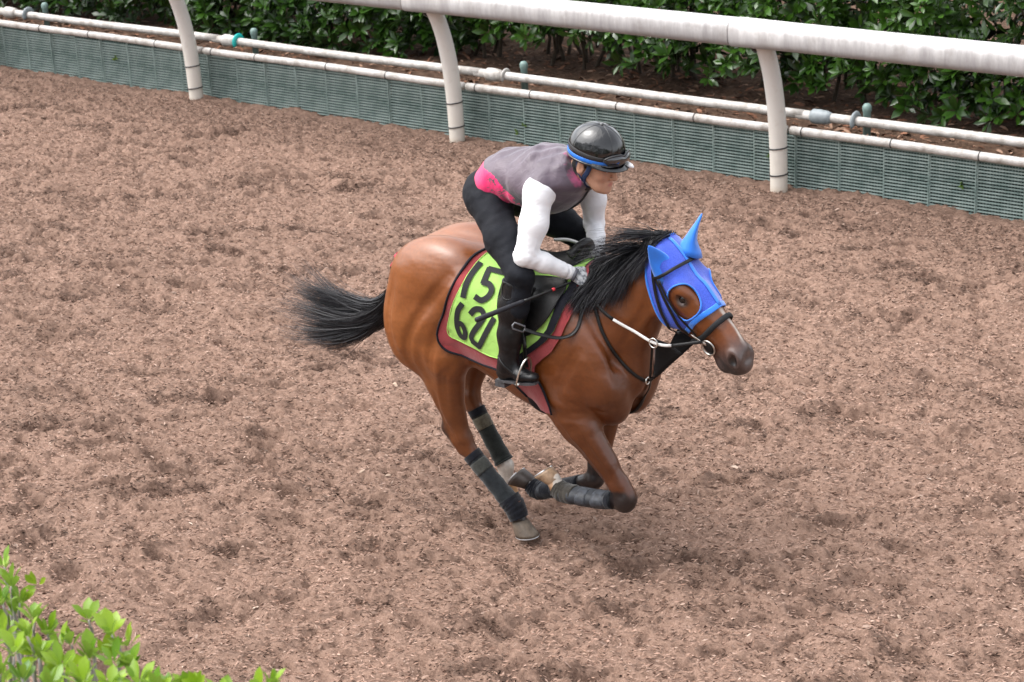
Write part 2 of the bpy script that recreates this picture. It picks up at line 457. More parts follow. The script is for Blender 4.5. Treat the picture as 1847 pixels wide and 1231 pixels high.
# lower and upper pipes
for k in range(-5, 4):
    xa, xb = k * PS + 0.02, (k + 1) * PS - 0.02
    sag = lambda x: 0.452 - 0.0025 * (x + 3)
    P = [(x, 0.150, sag(x) + 0.004 * math.sin(x * 2.3)) for x in np.linspace(xa, xb, 12)]
    lp = MB().add(tube(P, 0.033, 14)).build('lower_pipe', pipe_mat, fence)
    for x in [xa + 0.10, xa + 0.85 + 0.2 * math.sin(k), xa + 1.55, xa + 2.35 + 0.15 * math.cos(k * 2)]:
        a = np.linspace(0, 2 * math.pi, 17)
        MB().add(tube(np.stack([np.full(17, x), 0.15 + np.cos(a) * 0.0345, sag(x) + 0.004 * math.sin(x * 2.3) + np.sin(a) * 0.0345], 1), 0.004, 5, up=(1, 0, 0), caps=False)).build('wire_tie', black_plastic, lp)
    za = 0.525 - 0.003 * k
    P = [(x, 0.33, za + 0.004 * math.sin(x * 1.7)) for x in np.linspace(xa - 0.05, xb + 0.05, 12)]
    MB().add(tube(P, 0.036, 14)).build('upper_pipe', pipe_mat, fence)
    xs = k * PS + 0.17
    P = [(xs + d, 0.33, za) for d in (-0.08, -0.06, -0.02, 0.06, 0.10)]
    MB().add(tube(P, [0.040, 0.056, 0.058, 0.052, 0.038], 16)).build('pipe_coupling', [grey_plastic if k == 0 else pipe_mat][0], fence)
    xc = k * PS + {0: 0.47, -1: 0.30, -2: 0.29, -3: 0.45}.get(k, 0.4)
    a = np.linspace(-0.6, math.pi + 0.9, 16)
    cm = {0: grey_plastic, -2: turquoise, -3: grey_plastic}.get(k, pipe_mat)
    big = 1.0 if k in (0, -2, -3) else 0.6
    ring = np.stack([np.full(16, xc), 0.33 - np.cos(a) * 0.055, za + np.sin(a) * 0.055], 1)
    MB().add(tube(ring, np.full(16, 0.026 * big), 8, up=(1, 0, 0), flat=0.55)).build('pipe_clamp', cm, fence)
    xk = xc + {0: 0.03, -1: 0.10, -2: 0.09, -3: 0.12}.get(k, 0.08)
    P = [(xk, 0.455, 0.2), (xk, 0.455, za + 0.045), (xk, 0.455, za + 0.06), (xk, 0.455, za + 0.09), (xk, 0.455, za + 0.11), (xk, 0.455, za + 0.115)]
    MB().add(tube(P, [0.030, 0.030, 0.036, 0.036, 0.024, 0.008], 12, up=(0, 1, 0))).build('stake', stake_mat, fence)
# grid boards: one mesh shared by all, ribs, bars and a backing sheet
PW = 0.372
g = MB()
for i in range(17):
    z = 0.004 + i * 0.0250
    g.box((0.004, -0.014, z), (PW - 0.004, 0.0, z + 0.0105))
for i in range(15):
    x = 0.02 + i * 0.0237
    g.box((x, 0.004, 0.0), (x + 0.004, 0.009, 0.43))
g.box((0.0005, -0.016, -0.02), (0.0085, 0.002, 0.438)); g.box((PW - 0.0085, -0.016, -0.02), (PW - 0.0005, 0.002, 0.438))
g.box((0.0, 0.022, -0.03), (PW, 0.03, 0.44), 1)
first = None
for i in range(-42, 34):
    if first is None:
        o = first = g.build('grid_board', [grid_mat, back_mat], fence, smooth=False)
    else:
        o = first.copy(); COL.objects.link(o); o.parent = fence
    o.location = (i * PW + 0.05, 0.185 + 0.006 * math.sin(i * 2.1), -0.012 + 0.006 * math.sin(i * 1.3))
    o.rotation_euler = (0.012 * math.sin(i * 3.1), 0, 0.006 * math.sin(i * 1.7))

# ------------------------------------------------------------------ foliage
def leaf_shape(L, Wd, fold=0.25, curl=0.18, n=4):
    """obovate leaf along +x, folded on the midrib: V,F"""
    t = np.linspace(0, 1, n + 1)
    w = Wd * np.sin(np.pi * np.clip(t, 0.02, 0.985) ** 1.35) ** 0.8 * 0.5
    w[0] = Wd * 0.04; w[-1] = 0.0
    z = -curl * L * t ** 2
    V = []
    for i in range(n + 1):
        V += [(t[i] * L, -w[i], z[i] + fold * w[i]), (t[i] * L, 0, z[i]), (t[i] * L, w[i], z[i] + fold * w[i])]
    F = []
    for i in range(n):
        a = 3 * i
        F += [(a, a + 3, a + 4, a + 1), (a + 1, a + 4, a + 5, a + 2)]
    return np.array(V), np.array(F)

def leaf_material(name, c0, c1, under, rough=0.32, trans=0.15):
    m = NT(name)
    at = m.attr('tone')
    base = m.mix(at.outputs['Fac'], c0, c1)
    geo = m.n('ShaderNodeNewGeometry')
    base = m.mix(geo.outputs['Backfacing'], base, under)
    sp = m.ramp(m.noise(45, 3, 0.6), (0.35, (0.78,) * 3), (0.7, (1.12,) * 3))
    base = m.mix(1.0, base, sp, 'MULTIPLY')
    m.set(color=base, rough=rough, spec=0.5)
    tl = m.n('ShaderNodeBsdfTranslucent'); m.l(base, tl.inputs['Color'])
    ms = m.n('ShaderNodeMixShader'); ms.inputs[0].default_value = trans
    m.l(m.b.outputs[0], ms.inputs[1]); m.l(tl.outputs[0], ms.inputs[2])
    out = [q for q in m.t.nodes if q.type == 'OUTPUT_MATERIAL'][0]
    m.l(ms.outputs[0], out.inputs['Surface'])
    return m.m

def basis(d, roll):
    d = d / np.linalg.norm(d)
    s = np.cross((0, 0, 1), d)
    if np.linalg.norm(s) < 1e-4: s = np.array([1.0, 0, 0])
    s /= np.linalg.norm(s); u = np.cross(d, s)
    s2 = s * math.cos(roll) + u * math.sin(roll); u2 = np.cross(d, s2)
    return np.stack([d, s2, u2], 1)          # columns: leaf x, y, z

def plant(name, rosettes, leafs, mats, parent, nparts, part='leaf'):
    """rosettes: (pos, dir, size, nleaves, open, tone). The nearest leaves become parts, the rest one foliage mesh"""
    cams = np.array((7.683, -13.095, 4.470))
    items = []
    for pos, d, size, nl, opn, tone in rosettes:
        B = basis(np.array(d, float), rng.uniform(0, 6.28))
        for i in range(nl):
            a = i * 2.4 + rng.uniform(-0.3, 0.3)
            up = opn * (0.55 + 0.6 * i / nl) + rng.uniform(-0.15, 0.15)
            ld = B[:, 0] * math.cos(up) + (B[:, 1] * math.cos(a) + B[:, 2] * math.sin(a)) * math.sin(up)
            LB = np.stack([ld, np.zeros(3), np.zeros(3)], 1)
            n_ = B[:, 0] - ld * (B[:, 0] @ ld); n_ /= np.linalg.norm(n_) + 1e-9
            LB[:, 2] = n_; LB[:, 1] = np.cross(n_, ld)
            tw = rng.normal(0, 0.25)
            LB = LB @ np.array([[1, 0, 0], [0, math.cos(tw), -math.sin(tw)], [0, math.sin(tw), math.cos(tw)]])
            s_ = size * rng.uniform(0.72, 1.12)
            p_ = np.array(pos) + ld * 0.008 - B[:, 0] * 0.012 * i / nl
            items.append((p_, LB, s_, np.clip(tone + rng.normal(0, 0.16), 0, 1), rng.integers(len(leafs))))
    return items
def lay_leaves(items, leafs, mats, parent, nparts, tones, score):
    """leaves with the best score stay single objects (shared meshes), the others become one foliage mesh"""
    order = np.argsort([-score(it) for it in items])
    meshes = {}
    for q in order[:nparts]:
        p_, B, s_, tone, li = items[q]
        ti = int(np.clip(round(tone * (tones - 1)), 0, tones - 1))
        if (li, ti) not in meshes:
            V, F = leafs[li]
            meshes[(li, ti)] = mesh_np('leaf', V, F, True, attrs={'tone': np.full(len(V), ti / (tones - 1))}, mats=mats)
        o = bpy.data.objects.new('leaf', meshes[(li, ti)]); COL.objects.link(o); o.parent = parent
        o.matrix_local = Matrix(((B[0, 0] * s_, B[0, 1] * s_, B[0, 2] * s_, p_[0]), (B[1, 0] * s_, B[1, 1] * s_, B[1, 2] * s_, p_[1]),
                                 (B[2, 0] * s_, B[2, 1] * s_, B[2, 2] * s_, p_[2]), (0, 0, 0, 1)))
    Vs, Fs, Ts, n = [], [], [], 0
    for q in order[nparts:]:
        p_, B, s_, tone, li = items[q]
        V, F = leafs[li]
        Vs.append(p_ + s_ * (V @ B.T)); Fs.append(F + n); Ts.append(np.full(len(V), tone)); n += len(V)
    if Vs:
        o = link('foliage', mesh_np('foliage', np.vstack(Vs), np.vstack(Fs), True, attrs={'tone': np.concatenate(Ts)}, mats=mats), None, parent)
        tag(o, kind='stuff')

CAMP = np.array((7.68315, -13.09504, 4.46996)); CR = np.array(RC)
def to_px(P):
    q = (np.asarray(P) - CAMP) @ CR.T
    return 923.5 + 3700 * q[..., 0] / -q[..., 2], 615.5 - 3700 * q[..., 1] / -q[..., 2], -q[..., 2]

hedge = thing('hedge', 'dense dark green broadleaf hedge growing on the bank behind the rail', 'hedge', (-4.0, 1.5, 0.35))
HOFF = np.array((-4.0, 1.5, 0.35))
leafs = [leaf_shape(1.0, w, f, c, 3) for w, f, c in ((0.36, 0.3, 0.16), (0.40, 0.22, 0.26), (0.33, 0.35, 0.10), (0.42, 0.15, 0.20))]
def hedge_front(x, z):
    return 0.98 + 0.26 * (vnoise(x * 1.3, z * 1.6, 31) - 0.5) + 0.22 * (vnoise(x * 3.7, z * 4.1, 32) - 0.5) - 0.10 * np.sin((np.clip(z, 0.3, 1.8) - 0.5) * 2.0)
def hedge_low(x):
    return 0.53 + 0.16 * (vnoise(x * 1.1 + 3, x * 0, 33) - 0.45) + 0.16 * np.exp(-((x + 2.4) / 0.7) ** 2) + 0.12 * np.exp(-((x + 0.6) / 0.6) ** 2) - 0.14 * np.exp(-((x - 1.0) / 0.6) ** 2) - 0.16 / (1 + np.exp((x + 4.3) * 2.5))
ros = []
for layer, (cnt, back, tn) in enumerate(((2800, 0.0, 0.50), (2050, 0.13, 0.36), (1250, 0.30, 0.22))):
    xx = rng.uniform(-12.5, 8.0, cnt); zz = rng.uniform(0.30, 1.72, cnt)
    for x, z in zip(xx, zz):
        lo = hedge_low(x) + 0.05 * layer
        if z < lo + rng.uniform(-0.05, 0.10): continue
        yv = hedge_front(x, z) + back + rng.normal(0, 0.05)
        d = np.array((rng.normal(0, 0.45), -0.75, 0.55 + rng.normal(0, 0.4)))
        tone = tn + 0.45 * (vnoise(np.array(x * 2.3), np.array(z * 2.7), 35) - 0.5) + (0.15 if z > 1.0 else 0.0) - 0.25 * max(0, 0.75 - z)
        ros.append((np.array((x, yv, z)) - HOFF, d, rng.uniform(0.10, 0.145), rng.integers(6, 10), rng.uniform(0.9, 1.25), tone))
xx = rng.uniform(-12.5, 8.0, 1300); yy = rng.uniform(1.0, 2.3, 1300)
for x, yv in zip(xx, yy):
    ros.append((np.array((x, yv, 1.74 + 0.12 * (float(vnoise(np.array(x * 2), np.array(yv * 2), 36)) - 0.5))) - HOFF, np.array((rng.normal(0, 0.4), rng.normal(-0.1, 0.4), 1.0)), 0.115, 7, 1.05, 0.6))
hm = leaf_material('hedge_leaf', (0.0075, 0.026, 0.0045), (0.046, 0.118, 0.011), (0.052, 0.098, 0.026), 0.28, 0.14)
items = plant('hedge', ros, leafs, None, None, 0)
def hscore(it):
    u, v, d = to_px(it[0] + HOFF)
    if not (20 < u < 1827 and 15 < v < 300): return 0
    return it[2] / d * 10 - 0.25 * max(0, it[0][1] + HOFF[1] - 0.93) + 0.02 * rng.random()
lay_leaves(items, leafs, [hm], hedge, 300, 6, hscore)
twig = simple('hedge_twig', (0.06, 0.045, 0.032), 0.9, 0.3, 20)
tw = MB()
for k in range(300):
    x = rng.uniform(-12.4, 7.9); y0 = rng.uniform(1.25, 2.1)
    P = [(x, y0, 0.3), (x + rng.normal(0, .08), y0 + rng.normal(-0.03, .06), 0.7), (x + rng.normal(0, .2), y0 + rng.normal(-0.15, .12), 1.2), (x + rng.normal(0, .25), y0 + rng.normal(-0.1, .15), 1.66)]
    tw.add((lambda VF: (VF[0] - HOFF, VF[1]))(tube(catmull(P, 3), np.linspace(0.020, 0.006, 10), 5)))
tag(tw.build('branches', twig, hedge), kind='stuff')
# the hedge's dim heart: a ragged mass of small old leaves
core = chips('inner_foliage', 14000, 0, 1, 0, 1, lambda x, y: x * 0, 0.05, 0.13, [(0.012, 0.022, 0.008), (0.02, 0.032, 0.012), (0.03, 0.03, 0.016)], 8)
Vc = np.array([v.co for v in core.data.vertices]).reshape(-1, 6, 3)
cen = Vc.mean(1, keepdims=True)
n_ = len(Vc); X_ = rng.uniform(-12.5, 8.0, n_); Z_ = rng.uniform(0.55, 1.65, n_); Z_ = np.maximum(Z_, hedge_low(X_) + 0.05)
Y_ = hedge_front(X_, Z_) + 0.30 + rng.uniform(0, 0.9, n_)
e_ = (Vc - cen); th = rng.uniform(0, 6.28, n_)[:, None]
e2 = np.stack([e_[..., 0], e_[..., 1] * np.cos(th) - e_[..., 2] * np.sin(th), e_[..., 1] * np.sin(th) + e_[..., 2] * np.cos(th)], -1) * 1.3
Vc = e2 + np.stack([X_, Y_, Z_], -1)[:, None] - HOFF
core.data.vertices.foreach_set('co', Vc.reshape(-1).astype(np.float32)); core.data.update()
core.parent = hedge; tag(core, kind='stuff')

# young weeds rooted in the boards
weed_mat = leaf_material('weed_leaf', (0.10, 0.20, 0.03), (0.24, 0.38, 0.07), (0.2, 0.3, 0.1), 0.5, 0.3)
sprout_leaf = leaf_shape(1.0, 0.6, 0.2, 0.2, 3)
for lab, wx, wz, wsz, wn in (('tiny green sprout in the grid board left of the first post', -7.55, 0.26, 0.05, 7), ('pale sprout pair above another in the board behind the rider', -2.55, 0.17, 0.045, 6),
                      ('lower bright sprout in the board behind the rider', -2.62, 0.10, 0.05, 7), ('small sprout in the board beside the nearest white post', -0.17, 0.20, 0.045, 7),
                      ('round sprout in the grid board right of the nearest post', 1.42, 0.20, 0.05, 9), ('faint flat sprout in the board right of the rider helmet', -1.6, 0.14, 0.04, 5)):
    wroot = np.array((wx, 0.172, wz))
    w_ = thing('weed_sprout', lab, 'weed', wroot, 'weeds growing through the boards')
    VV, FF, n, TT = [], [], 0, []
    for i in range(wn):
        a = rng.uniform(0, 6.28); d = np.array((math.cos(a) * 0.8, -0.7, math.sin(a) * 0.8 + 0.3))
        B = basis(d, a); s_ = wsz * rng.uniform(0.6, 1.1)
        q = MB()
        V, F = sprout_leaf
        link('leaf', mesh_np('leaf', s_ * (V @ B.T), F, True, attrs={'tone': np.full(len(V), rng.random())}, mats=[weed_mat]), None, w_)

# unseen tree belt, added behind the camera for dark reflections and less sky light
tb = chips('added_tree_belt', 11000, 0, 1, 0, 1, lambda x, y: x * 0, 0.35, 0.9, [(0.03, 0.06, 0.02), (0.045, 0.085, 0.025), (0.02, 0.04, 0.015)], 18)
Vc = np.array([v.co for v in tb.data.vertices]).reshape(-1, 6, 3); e_ = Vc - Vc.mean(1, keepdims=True)
r_ = np.random.default_rng(19); n_ = len(Vc); X_ = r_.uniform(-45, 55, n_); top_ = 10.0 + 3.0 * vnoise(X_ * 0.18, X_ * 0, 81)
Z_ = top_ * r_.random(n_) ** 0.8; Y_ = -24 - 2.0 * vnoise(X_ * 0.4, Z_ * 0.5, 82) + r_.normal(0, 1.2, n_); th = r_.uniform(0, 6.28, n_)[:, None]
e2 = np.stack([e_[..., 0], e_[..., 1] * np.cos(th) - e_[..., 2] * np.sin(th), e_[..., 1] * np.sin(th) + e_[..., 2] * np.cos(th)], -1) * np.array((1.0, 2.2, 2.2))
tb.data.vertices.foreach_set('co', (e2 + np.stack([X_, Y_, Z_], -1)[:, None]).reshape(-1).astype(np.float32)); tb.data.update()
tag(tb, kind='stuff')

# bright shrub in the near corner
SH = np.array((3.95, -10.35, 0.0))
shrub = thing('leafy_shrub', 'bright lime green shrub with upright leaf rosettes in the near left corner', 'shrub', SH)
shm = leaf_material('young_leaf', (0.065, 0.185, 0.006), (0.27, 0.41, 0.022), (0.20, 0.33, 0.04), 0.38, 0.35)
shl = [leaf_shape(1.0, w, f, c, 4) for w, f, c in ((0.42, 0.3, 0.10), (0.48, 0.25, 0.16), (0.38, 0.35, -0.05), (0.52, 0.2, 0.12))]
tips = [(3.618, -10.135, 2.113, 0.0504, 5, 0.7), (3.701, -10.184, 2.101, 0.0576, 8, 0.75), (3.752, -10.254, 2.098, 0.0576, 8, 0.4), (3.726, -10.184, 2.06, 0.054, 7, 0.6), (3.883, -10.263, 2.092, 0.054, 8, 0.8), (3.936, -10.329, 2.092, 0.054, 9, 0.85), (3.914, -10.254, 2.058, 0.054, 8, 0.6), (3.933, -10.135, 2.048, 0.061200000000000004, 7, 0.6), (4.04, -10.157, 2.051, 0.061200000000000004, 8, 0.85), (4.207, -10.247, 2.043, 0.0576, 8, 0.55), (4.065, -10.255, 2.034, 0.061200000000000004, 8, 0.35), (4.173, -10.268, 2.057, 0.0576, 8, 0.4), (4.131, -10.391, 2.096, 0.0576, 8, 0.8), (4.027, -10.373, 2.078, 0.0576, 8, 0.6), (4.096, -10.492, 2.17, 0.0576, 8, 0.85), (3.948, -10.41, 2.132, 0.054, 7, 0.9), (4.237, -10.416, 2.096, 0.0576, 9, 0.8), (4.348, -10.426, 2.118, 0.0576, 9, 0.85), (4.396, -10.384, 2.128, 0.0576, 8, 0.7), (4.236, -10.511, 2.127, 0.0576, 9, 0.55), (4.182, -10.543, 2.148, 0.0576, 8, 0.3), (4.455, -10.347, 2.107, 0.0576, 8, 0.7), (4.491, -10.32, 2.105, 0.0576, 8, 0.8), (4.564, -10.351, 2.147, 0.054, 8, 0.75), (4.606, -10.324, 2.132, 0.0504, 7, 0.7), (4.64, -10.199, 2.11, 0.043199999999999995, 7, 0.8), (4.139, -10.57, 2.162, 0.0576, 8, 0.4), (3.91, -10.18, 1.991, 0.0504, 5, 0.3), (3.852, -10.372, 2.141, 0.0576, 8, 0.6), (3.977, -10.491, 2.141, 0.0576, 8, 0.6), (4.674, -10.268, 2.137, 0.0504, 7, 0.5), (4.485, -10.412, 2.148, 0.0504, 8, 0.5)]
ros = []; stems = MB()
bark = simple('grey_bark', (0.24, 0.23, 0.21), 0.9, 0.35, 25, bump=0.5, bscale=60)
for (x, yv, z, sz, nl, tn) in tips:
    p_ = np.array((x, yv, z))
    ros.append((p_ - SH, np.array((rng.normal(0, .22), rng.normal(0, .22), 1.0)), sz, nl, rng.uniform(0.55, 0.95), tn))
    for q in range(1):
        ros.append((p_ - SH - np.array((rng.normal(0, .035), rng.normal(0, .035), rng.uniform(0.04, 0.10))), np.array((rng.normal(0, .5), rng.normal(0, .5), 0.8)), sz * 1.0, nl - 1, rng.uniform(0.8, 1.1), tn - 0.25 * q))
    base = SH + np.array((rng.normal(0, .10), rng.normal(0, .10), 0.0)); mid = 0.5 * (base + p_) + rng.normal(0, .06, 3) * (1, 1, 0) + (0, 0, 0.08)
    stems.add((lambda VF: (VF[0] - SH, VF[1]))(tube(catmull([base, mid, p_ - (0, 0, 0.14), p_], 4), np.linspace(0.011, 0.0025, 13), 6)))
for k in range(230):                                    # the crown below the tips, lower towards the track
    a = rng.uniform(0, 6.28); r_ = 0.70 * math.sqrt(rng.random())
    ox, oy = math.cos(a) * r_, math.sin(a) * r_ * 0.8
    z = rng.uniform(0.25, 1.0) * (1.92 - 0.60 * max(0.0, -0.62 * ox + 0.78 * oy))
    p_ = SH + np.array((ox, oy, z))
    ros.append((p_ - SH, np.array((math.cos(a) * .5, math.sin(a) * .5, 0.9)), rng.uniform(0.055, 0.08), 8, 0.95, rng.uniform(0.05, 0.6)))
    b0 = SH + np.array((ox * 0.15, oy * 0.15, max(0.05, z - 0.45)))
    stems.add((lambda VF: (VF[0] - SH, VF[1]))(tube(catmull([b0, 0.5 * (b0 + p_) + np.array((0, 0, -0.03)), p_], 4), np.linspace(0.008, 0.0025, 9), 5)))
P = [SH + (0.02, 0, -0.05), SH + (-0.03, 0.05, 0.8), SH + (0.05, 0, 1.5)]
stems.add((lambda VF: (VF[0] - SH, VF[1]))(tube(catmull(P, 5), np.linspace(0.05, 0.025, 11), 9)))
stems.build('stems', bark, shrub)
items = plant('shrub', ros, shl, None, None, 0)
def sscore(it):
    u, v, d = to_px(it[0] + SH)
    return (10 if -20 < u < 1900 and v < 1250 else 0) + it[2] / d
lay_leaves(items, shl, [shm], shrub, 300, 6, sscore)
# ------------------------------------------------------------------ distance-field modelling: bodies grow as one smooth skin
#SDF-BEGIN
class Field:
    def __init__(s, lo, hi, h):
        s.lo = np.array(lo, float); s.h = h
        s.n = np.ceil((np.array(hi) - s.lo) / h).astype(int) + 1
        s.d = np.full(s.n, 0.25, np.float32)
    def _box(s, lo, hi):
        a = np.clip(np.floor((np.array(lo) - s.lo) / s.h).astype(int), 0, s.n - 1)
        b = np.clip(np.ceil((np.array(hi) - s.lo) / s.h).astype(int) + 1, 1, s.n)
        g = [(s.lo[i] + np.arange(a[i], b[i]) * s.h).astype(np.float32) for i in range(3)]
        return (slice(a[0], b[0]), slice(a[1], b[1]), slice(a[2], b[2])), g[0][:, None, None], g[1][None, :, None], g[2][None, None, :]
    def _put(s, sl, p, k, op):
        d = s.d[sl]
        if op == 'add':
            hh = np.maximum(k - np.abs(d - p), 0) / k
            s.d[sl] = np.minimum(d, p) - hh * hh * k * 0.25
        else:
            q = -p
            hh = np.maximum(k - np.abs(d - q), 0) / k
            s.d[sl] = np.maximum(d, q) + hh * hh * k * 0.25
    def ecap(s, p0, p1, r0, r1, side=(0, 1, 0), k=0.03, op='add'):
        """elliptical tapered capsule; r = (radius along side, radius across)"""
        p0 = np.array(p0, float); p1 = np.array(p1, float)
        r0 = (r0, r0) if np.ndim(r0) == 0 else r0; r1 = (r1, r1) if np.ndim(r1) == 0 else r1
        m = max(*r0, *r1) + k + 0.045
        sl, X, Y, Z = s._box(np.minimum(p0, p1) - m, np.maximum(p0, p1) + m)
        ax = p1 - p0; L = np.linalg.norm(ax)
        ax = ax / L if L > 1e-6 else np.array([0, 0, 1.0]); L = max(L, 1e-6)
        sd = np.array(side, float)
        if abs(sd @ ax) > 0.99 * np.linalg.norm(sd): sd = np.array((0.3, 0, 1.0))
        sd = sd - ax * (sd @ ax); sd /= np.linalg.norm(sd); t = np.cross(ax, sd)
        qx, qy, qz = X - p0[0], Y - p0[1], Z - p0[2]
        a = qx * ax[0] + qy * ax[1] + qz * ax[2]
        h = np.clip(a / L, 0, 1)
        qa = a - h * L
        qs = qx * sd[0] + qy * sd[1] + qz * sd[2]
        qt = qx * t[0] + qy * t[1] + qz * t[2]
        rs = r0[0] + (r1[0] - r0[0]) * h; rt = r0[1] + (r1[1] - r0[1]) * h; ra = 0.5 * (rs + rt)
        k0 = np.sqrt((qa / ra) ** 2 + (qs / rs) ** 2 + (qt / rt) ** 2)
        k1 = np.sqrt((qa / ra ** 2) ** 2 + (qs / rs ** 2) ** 2 + (qt / rt ** 2) ** 2) + 1e-4
        s._put(sl, (k0 * (k0 - 1) / k1).astype(np.float32), k, op)
    def ell(s, c, r, ax=(1, 0, 0), side=(0, 1, 0), k=0.03, op='add'):
        """ellipsoid, radii r along (ax, side, ax x side)"""
        c = np.array(c, float); m = max(r) + k + 0.045
        sl, X, Y, Z = s._box(c - m, c + m)
        ax = np.array(ax, float); ax /= np.linalg.norm(ax)
        sd = np.array(side, float); sd = sd - ax * (sd @ ax); sd /= np.linalg.norm(sd); t = np.cross(ax, sd)
        q = [X - c[0], Y - c[1], Z - c[2]]
        w = [q[0] * v[0] + q[1] * v[1] + q[2] * v[2] for v in (ax, sd, t)]
        k0 = np.sqrt(sum((w[i] / r[i]) ** 2 for i in range(3)))
        k1 = np.sqrt(sum((w[i] / r[i] ** 2) ** 2 for i in range(3))) + 1e-4
        s._put(sl, (k0 * (k0 - 1) / k1).astype(np.float32), k, op)
    def chain(s, pts, rad, side=(0, 1, 0), k=0.03, op='add'):
        for i in range(len(pts) - 1): s.ecap(pts[i], pts[i + 1], rad[i], rad[i + 1], side, k, op)
    def loft(s, o, ax, side, st, k=0.03, taper=0.0, e=2.0):
        """sections along a straight axis: st = (pos, offset across, half width, half height)"""
        o = np.array(o, float); ax = np.array(ax, float); ax /= np.linalg.norm(ax)
        sd = np.array(side, float); sd -= ax * (sd @ ax); sd /= np.linalg.norm(sd); t = np.cross(ax, sd)
        st = np.array(st, float); C = catmull(st, 12)
        m = st[:, 2:].max() + np.abs(st[:, 1]).max() + k + 0.05
        e0 = o + ax * st[0, 0]; e1 = o + ax * st[-1, 0]
        sl, X, Y, Z = s._box(np.minimum(e0, e1) - m, np.maximum(e0, e1) + m)
        qx, qy, qz = X - o[0], Y - o[1], Z - o[2]
        a = qx * ax[0] + qy * ax[1] + qz * ax[2]
        ac = np.clip(a, st[0, 0], st[-1, 0]); qa = a - ac
        off = np.interp(ac, C[:, 0], C[:, 1]); rs = np.interp(ac, C[:, 0], C[:, 2]); rt = np.interp(ac, C[:, 0], C[:, 3])
        qs = qx * sd[0] + qy * sd[1] + qz * sd[2]
        qt = qx * t[0] + qy * t[1] + qz * t[2] - off
        if taper: rs = rs * (1 + taper * np.clip(qt / rt, -1, 1))
        ra = np.minimum(rs, rt)
        k0 = (np.abs(qs / rs) ** e + np.abs(qt / rt) ** e) ** (1 / e)
        k0 = np.sqrt(k0 ** 2 + (qa / ra) ** 2)
        k1 = np.sqrt((qa / ra ** 2) ** 2 + (qs / rs ** 2) ** 2 + (qt / rt ** 2) ** 2) + 1e-4
        s._put(sl, (k0 * (k0 - 1) / k1).astype(np.float32), k, 'add')
    def cut(s, p, n):
        """keep only the side the normal n points away from"""
        n = np.array(n, float); n /= np.linalg.norm(n)
        g = [(s.lo[i] + np.arange(s.n[i]) * s.h).astype(np.float32) for i in range(3)]
        q = (g[0][:, None, None] - p[0]) * n[0] + (g[1][None, :, None] - p[1]) * n[1] + (g[2][None, None, :] - p[2]) * n[2]
        s.d = np.maximum(s.d, q.astype(np.float32))
    def sample(s, P):
        q = np.clip((np.asarray(P, float) - s.lo) / s.h, 0, np.array(s.n) - 1.001)
        i = q.astype(int); f = q - i
        out = 0
        for dx in (0, 1):
            for dy in (0, 1):
                for dz in (0, 1):
                    w = (f[..., 0] if dx else 1 - f[..., 0]) * (f[..., 1] if dy else 1 - f[..., 1]) * (f[..., 2] if dz else 1 - f[..., 2])
                    out = out + w * s.d[i[..., 0] + dx, i[..., 1] + dy, i[..., 2] + dz]
        return out
    def grad(s, P):
        P = np.asarray(P, float); e = s.h
        g = np.stack([s.sample(P + e * v) - s.sample(P - e * v) for v in np.eye(3)], -1)
        return g / (np.linalg.norm(g, axis=-1, keepdims=True) + 1e-9)
    def snap(s, P, off=0.0, it=6):
        """move points onto the skin (or a distance off it)"""
        P = np.array(P, float)
        for _ in range(it): P = P - s.grad(P) * (s.sample(P) - off)[..., None] * 0.9
        return P
    def cast(s, O, D, off=0.0, far=1.2, n=240):
        """first hit along the rays O + t D"""
        O = np.asarray(O, float); D = np.asarray(D, float)
        t = np.zeros(O.shape[:-1]); prev = s.sample(O) - off; hit = np.zeros(t.shape, bool); T = np.full(t.shape, far)
        for i in range(1, n + 1):
            tt = far * i / n
            v = s.sample(O + D * tt) - off
            new = (~hit) & (v <= 0)
            fr = np.where(new, prev / (prev - v + 1e-9), 0)
            T = np.where(new, far * (i - 1 + np.clip(fr, 0, 1)) / n, T); hit |= new
            prev = v
        return O + D * T[..., None], hit
    def mesh(s, iso=0.0, smooth=1):
        """surface nets"""
        d = s.d - iso
        c = [d[i:d.shape[0] - 1 + i, j:d.shape[1] - 1 + j, k:d.shape[2] - 1 + k] for i in (0, 1) for j in (0, 1) for k in (0, 1)]
        neg = sum((q < 0).astype(np.int8) for q in c)
        act = np.argwhere((neg > 0) & (neg < 8))
        idx = np.full(neg.shape, -1, np.int32); idx[tuple(act.T)] = np.arange(len(act))
        v = np.stack([q[tuple(act.T)] for q in c], 1)
        cor = np.array([(i, j, k) for i in (0, 1) for j in (0, 1) for k in (0, 1)], float)
        acc = np.zeros((len(act), 3)); cnt = np.zeros(len(act))
        for a in range(8):
            for b in range(a + 1, 8):
                if np.abs(cor[a] - cor[b]).sum() != 1: continue
                m = (v[:, a] < 0) != (v[:, b] < 0)
                t = v[:, a] / (v[:, a] - v[:, b] + 1e-12)
                acc += np.where(m[:, None], cor[a] + (cor[b] - cor[a]) * t[:, None], 0); cnt += m
        V = act + acc / cnt[:, None]
        F = []
        n = np.array(d.shape)
        for ax in range(3):
            u, w = (ax + 1) % 3, (ax + 2) % 3
            lo = [slice(1, -1)] * 3; lo[ax] = slice(0, -1)
            hi = [slice(1, -1)] * 3; hi[ax] = slice(1, None)
            A = d[tuple(lo)] < 0; B = d[tuple(hi)] < 0
            e = np.argwhere(A != B)
            if not len(e): continue
            fl = A[tuple(e.T)]
            base = e.copy(); base[:, u] += 1; base[:, w] += 1
            q = []
            for du, dw in ((0, 0), (-1, 0), (-1, -1), (0, -1)):
                p = base.copy(); p[:, u] += du; p[:, w] += dw
                q.append(idx[p[:, 0], p[:, 1], p[:, 2]])
            q = np.stack(q, 1)
            q[~fl] = q[~fl][:, ::-1]
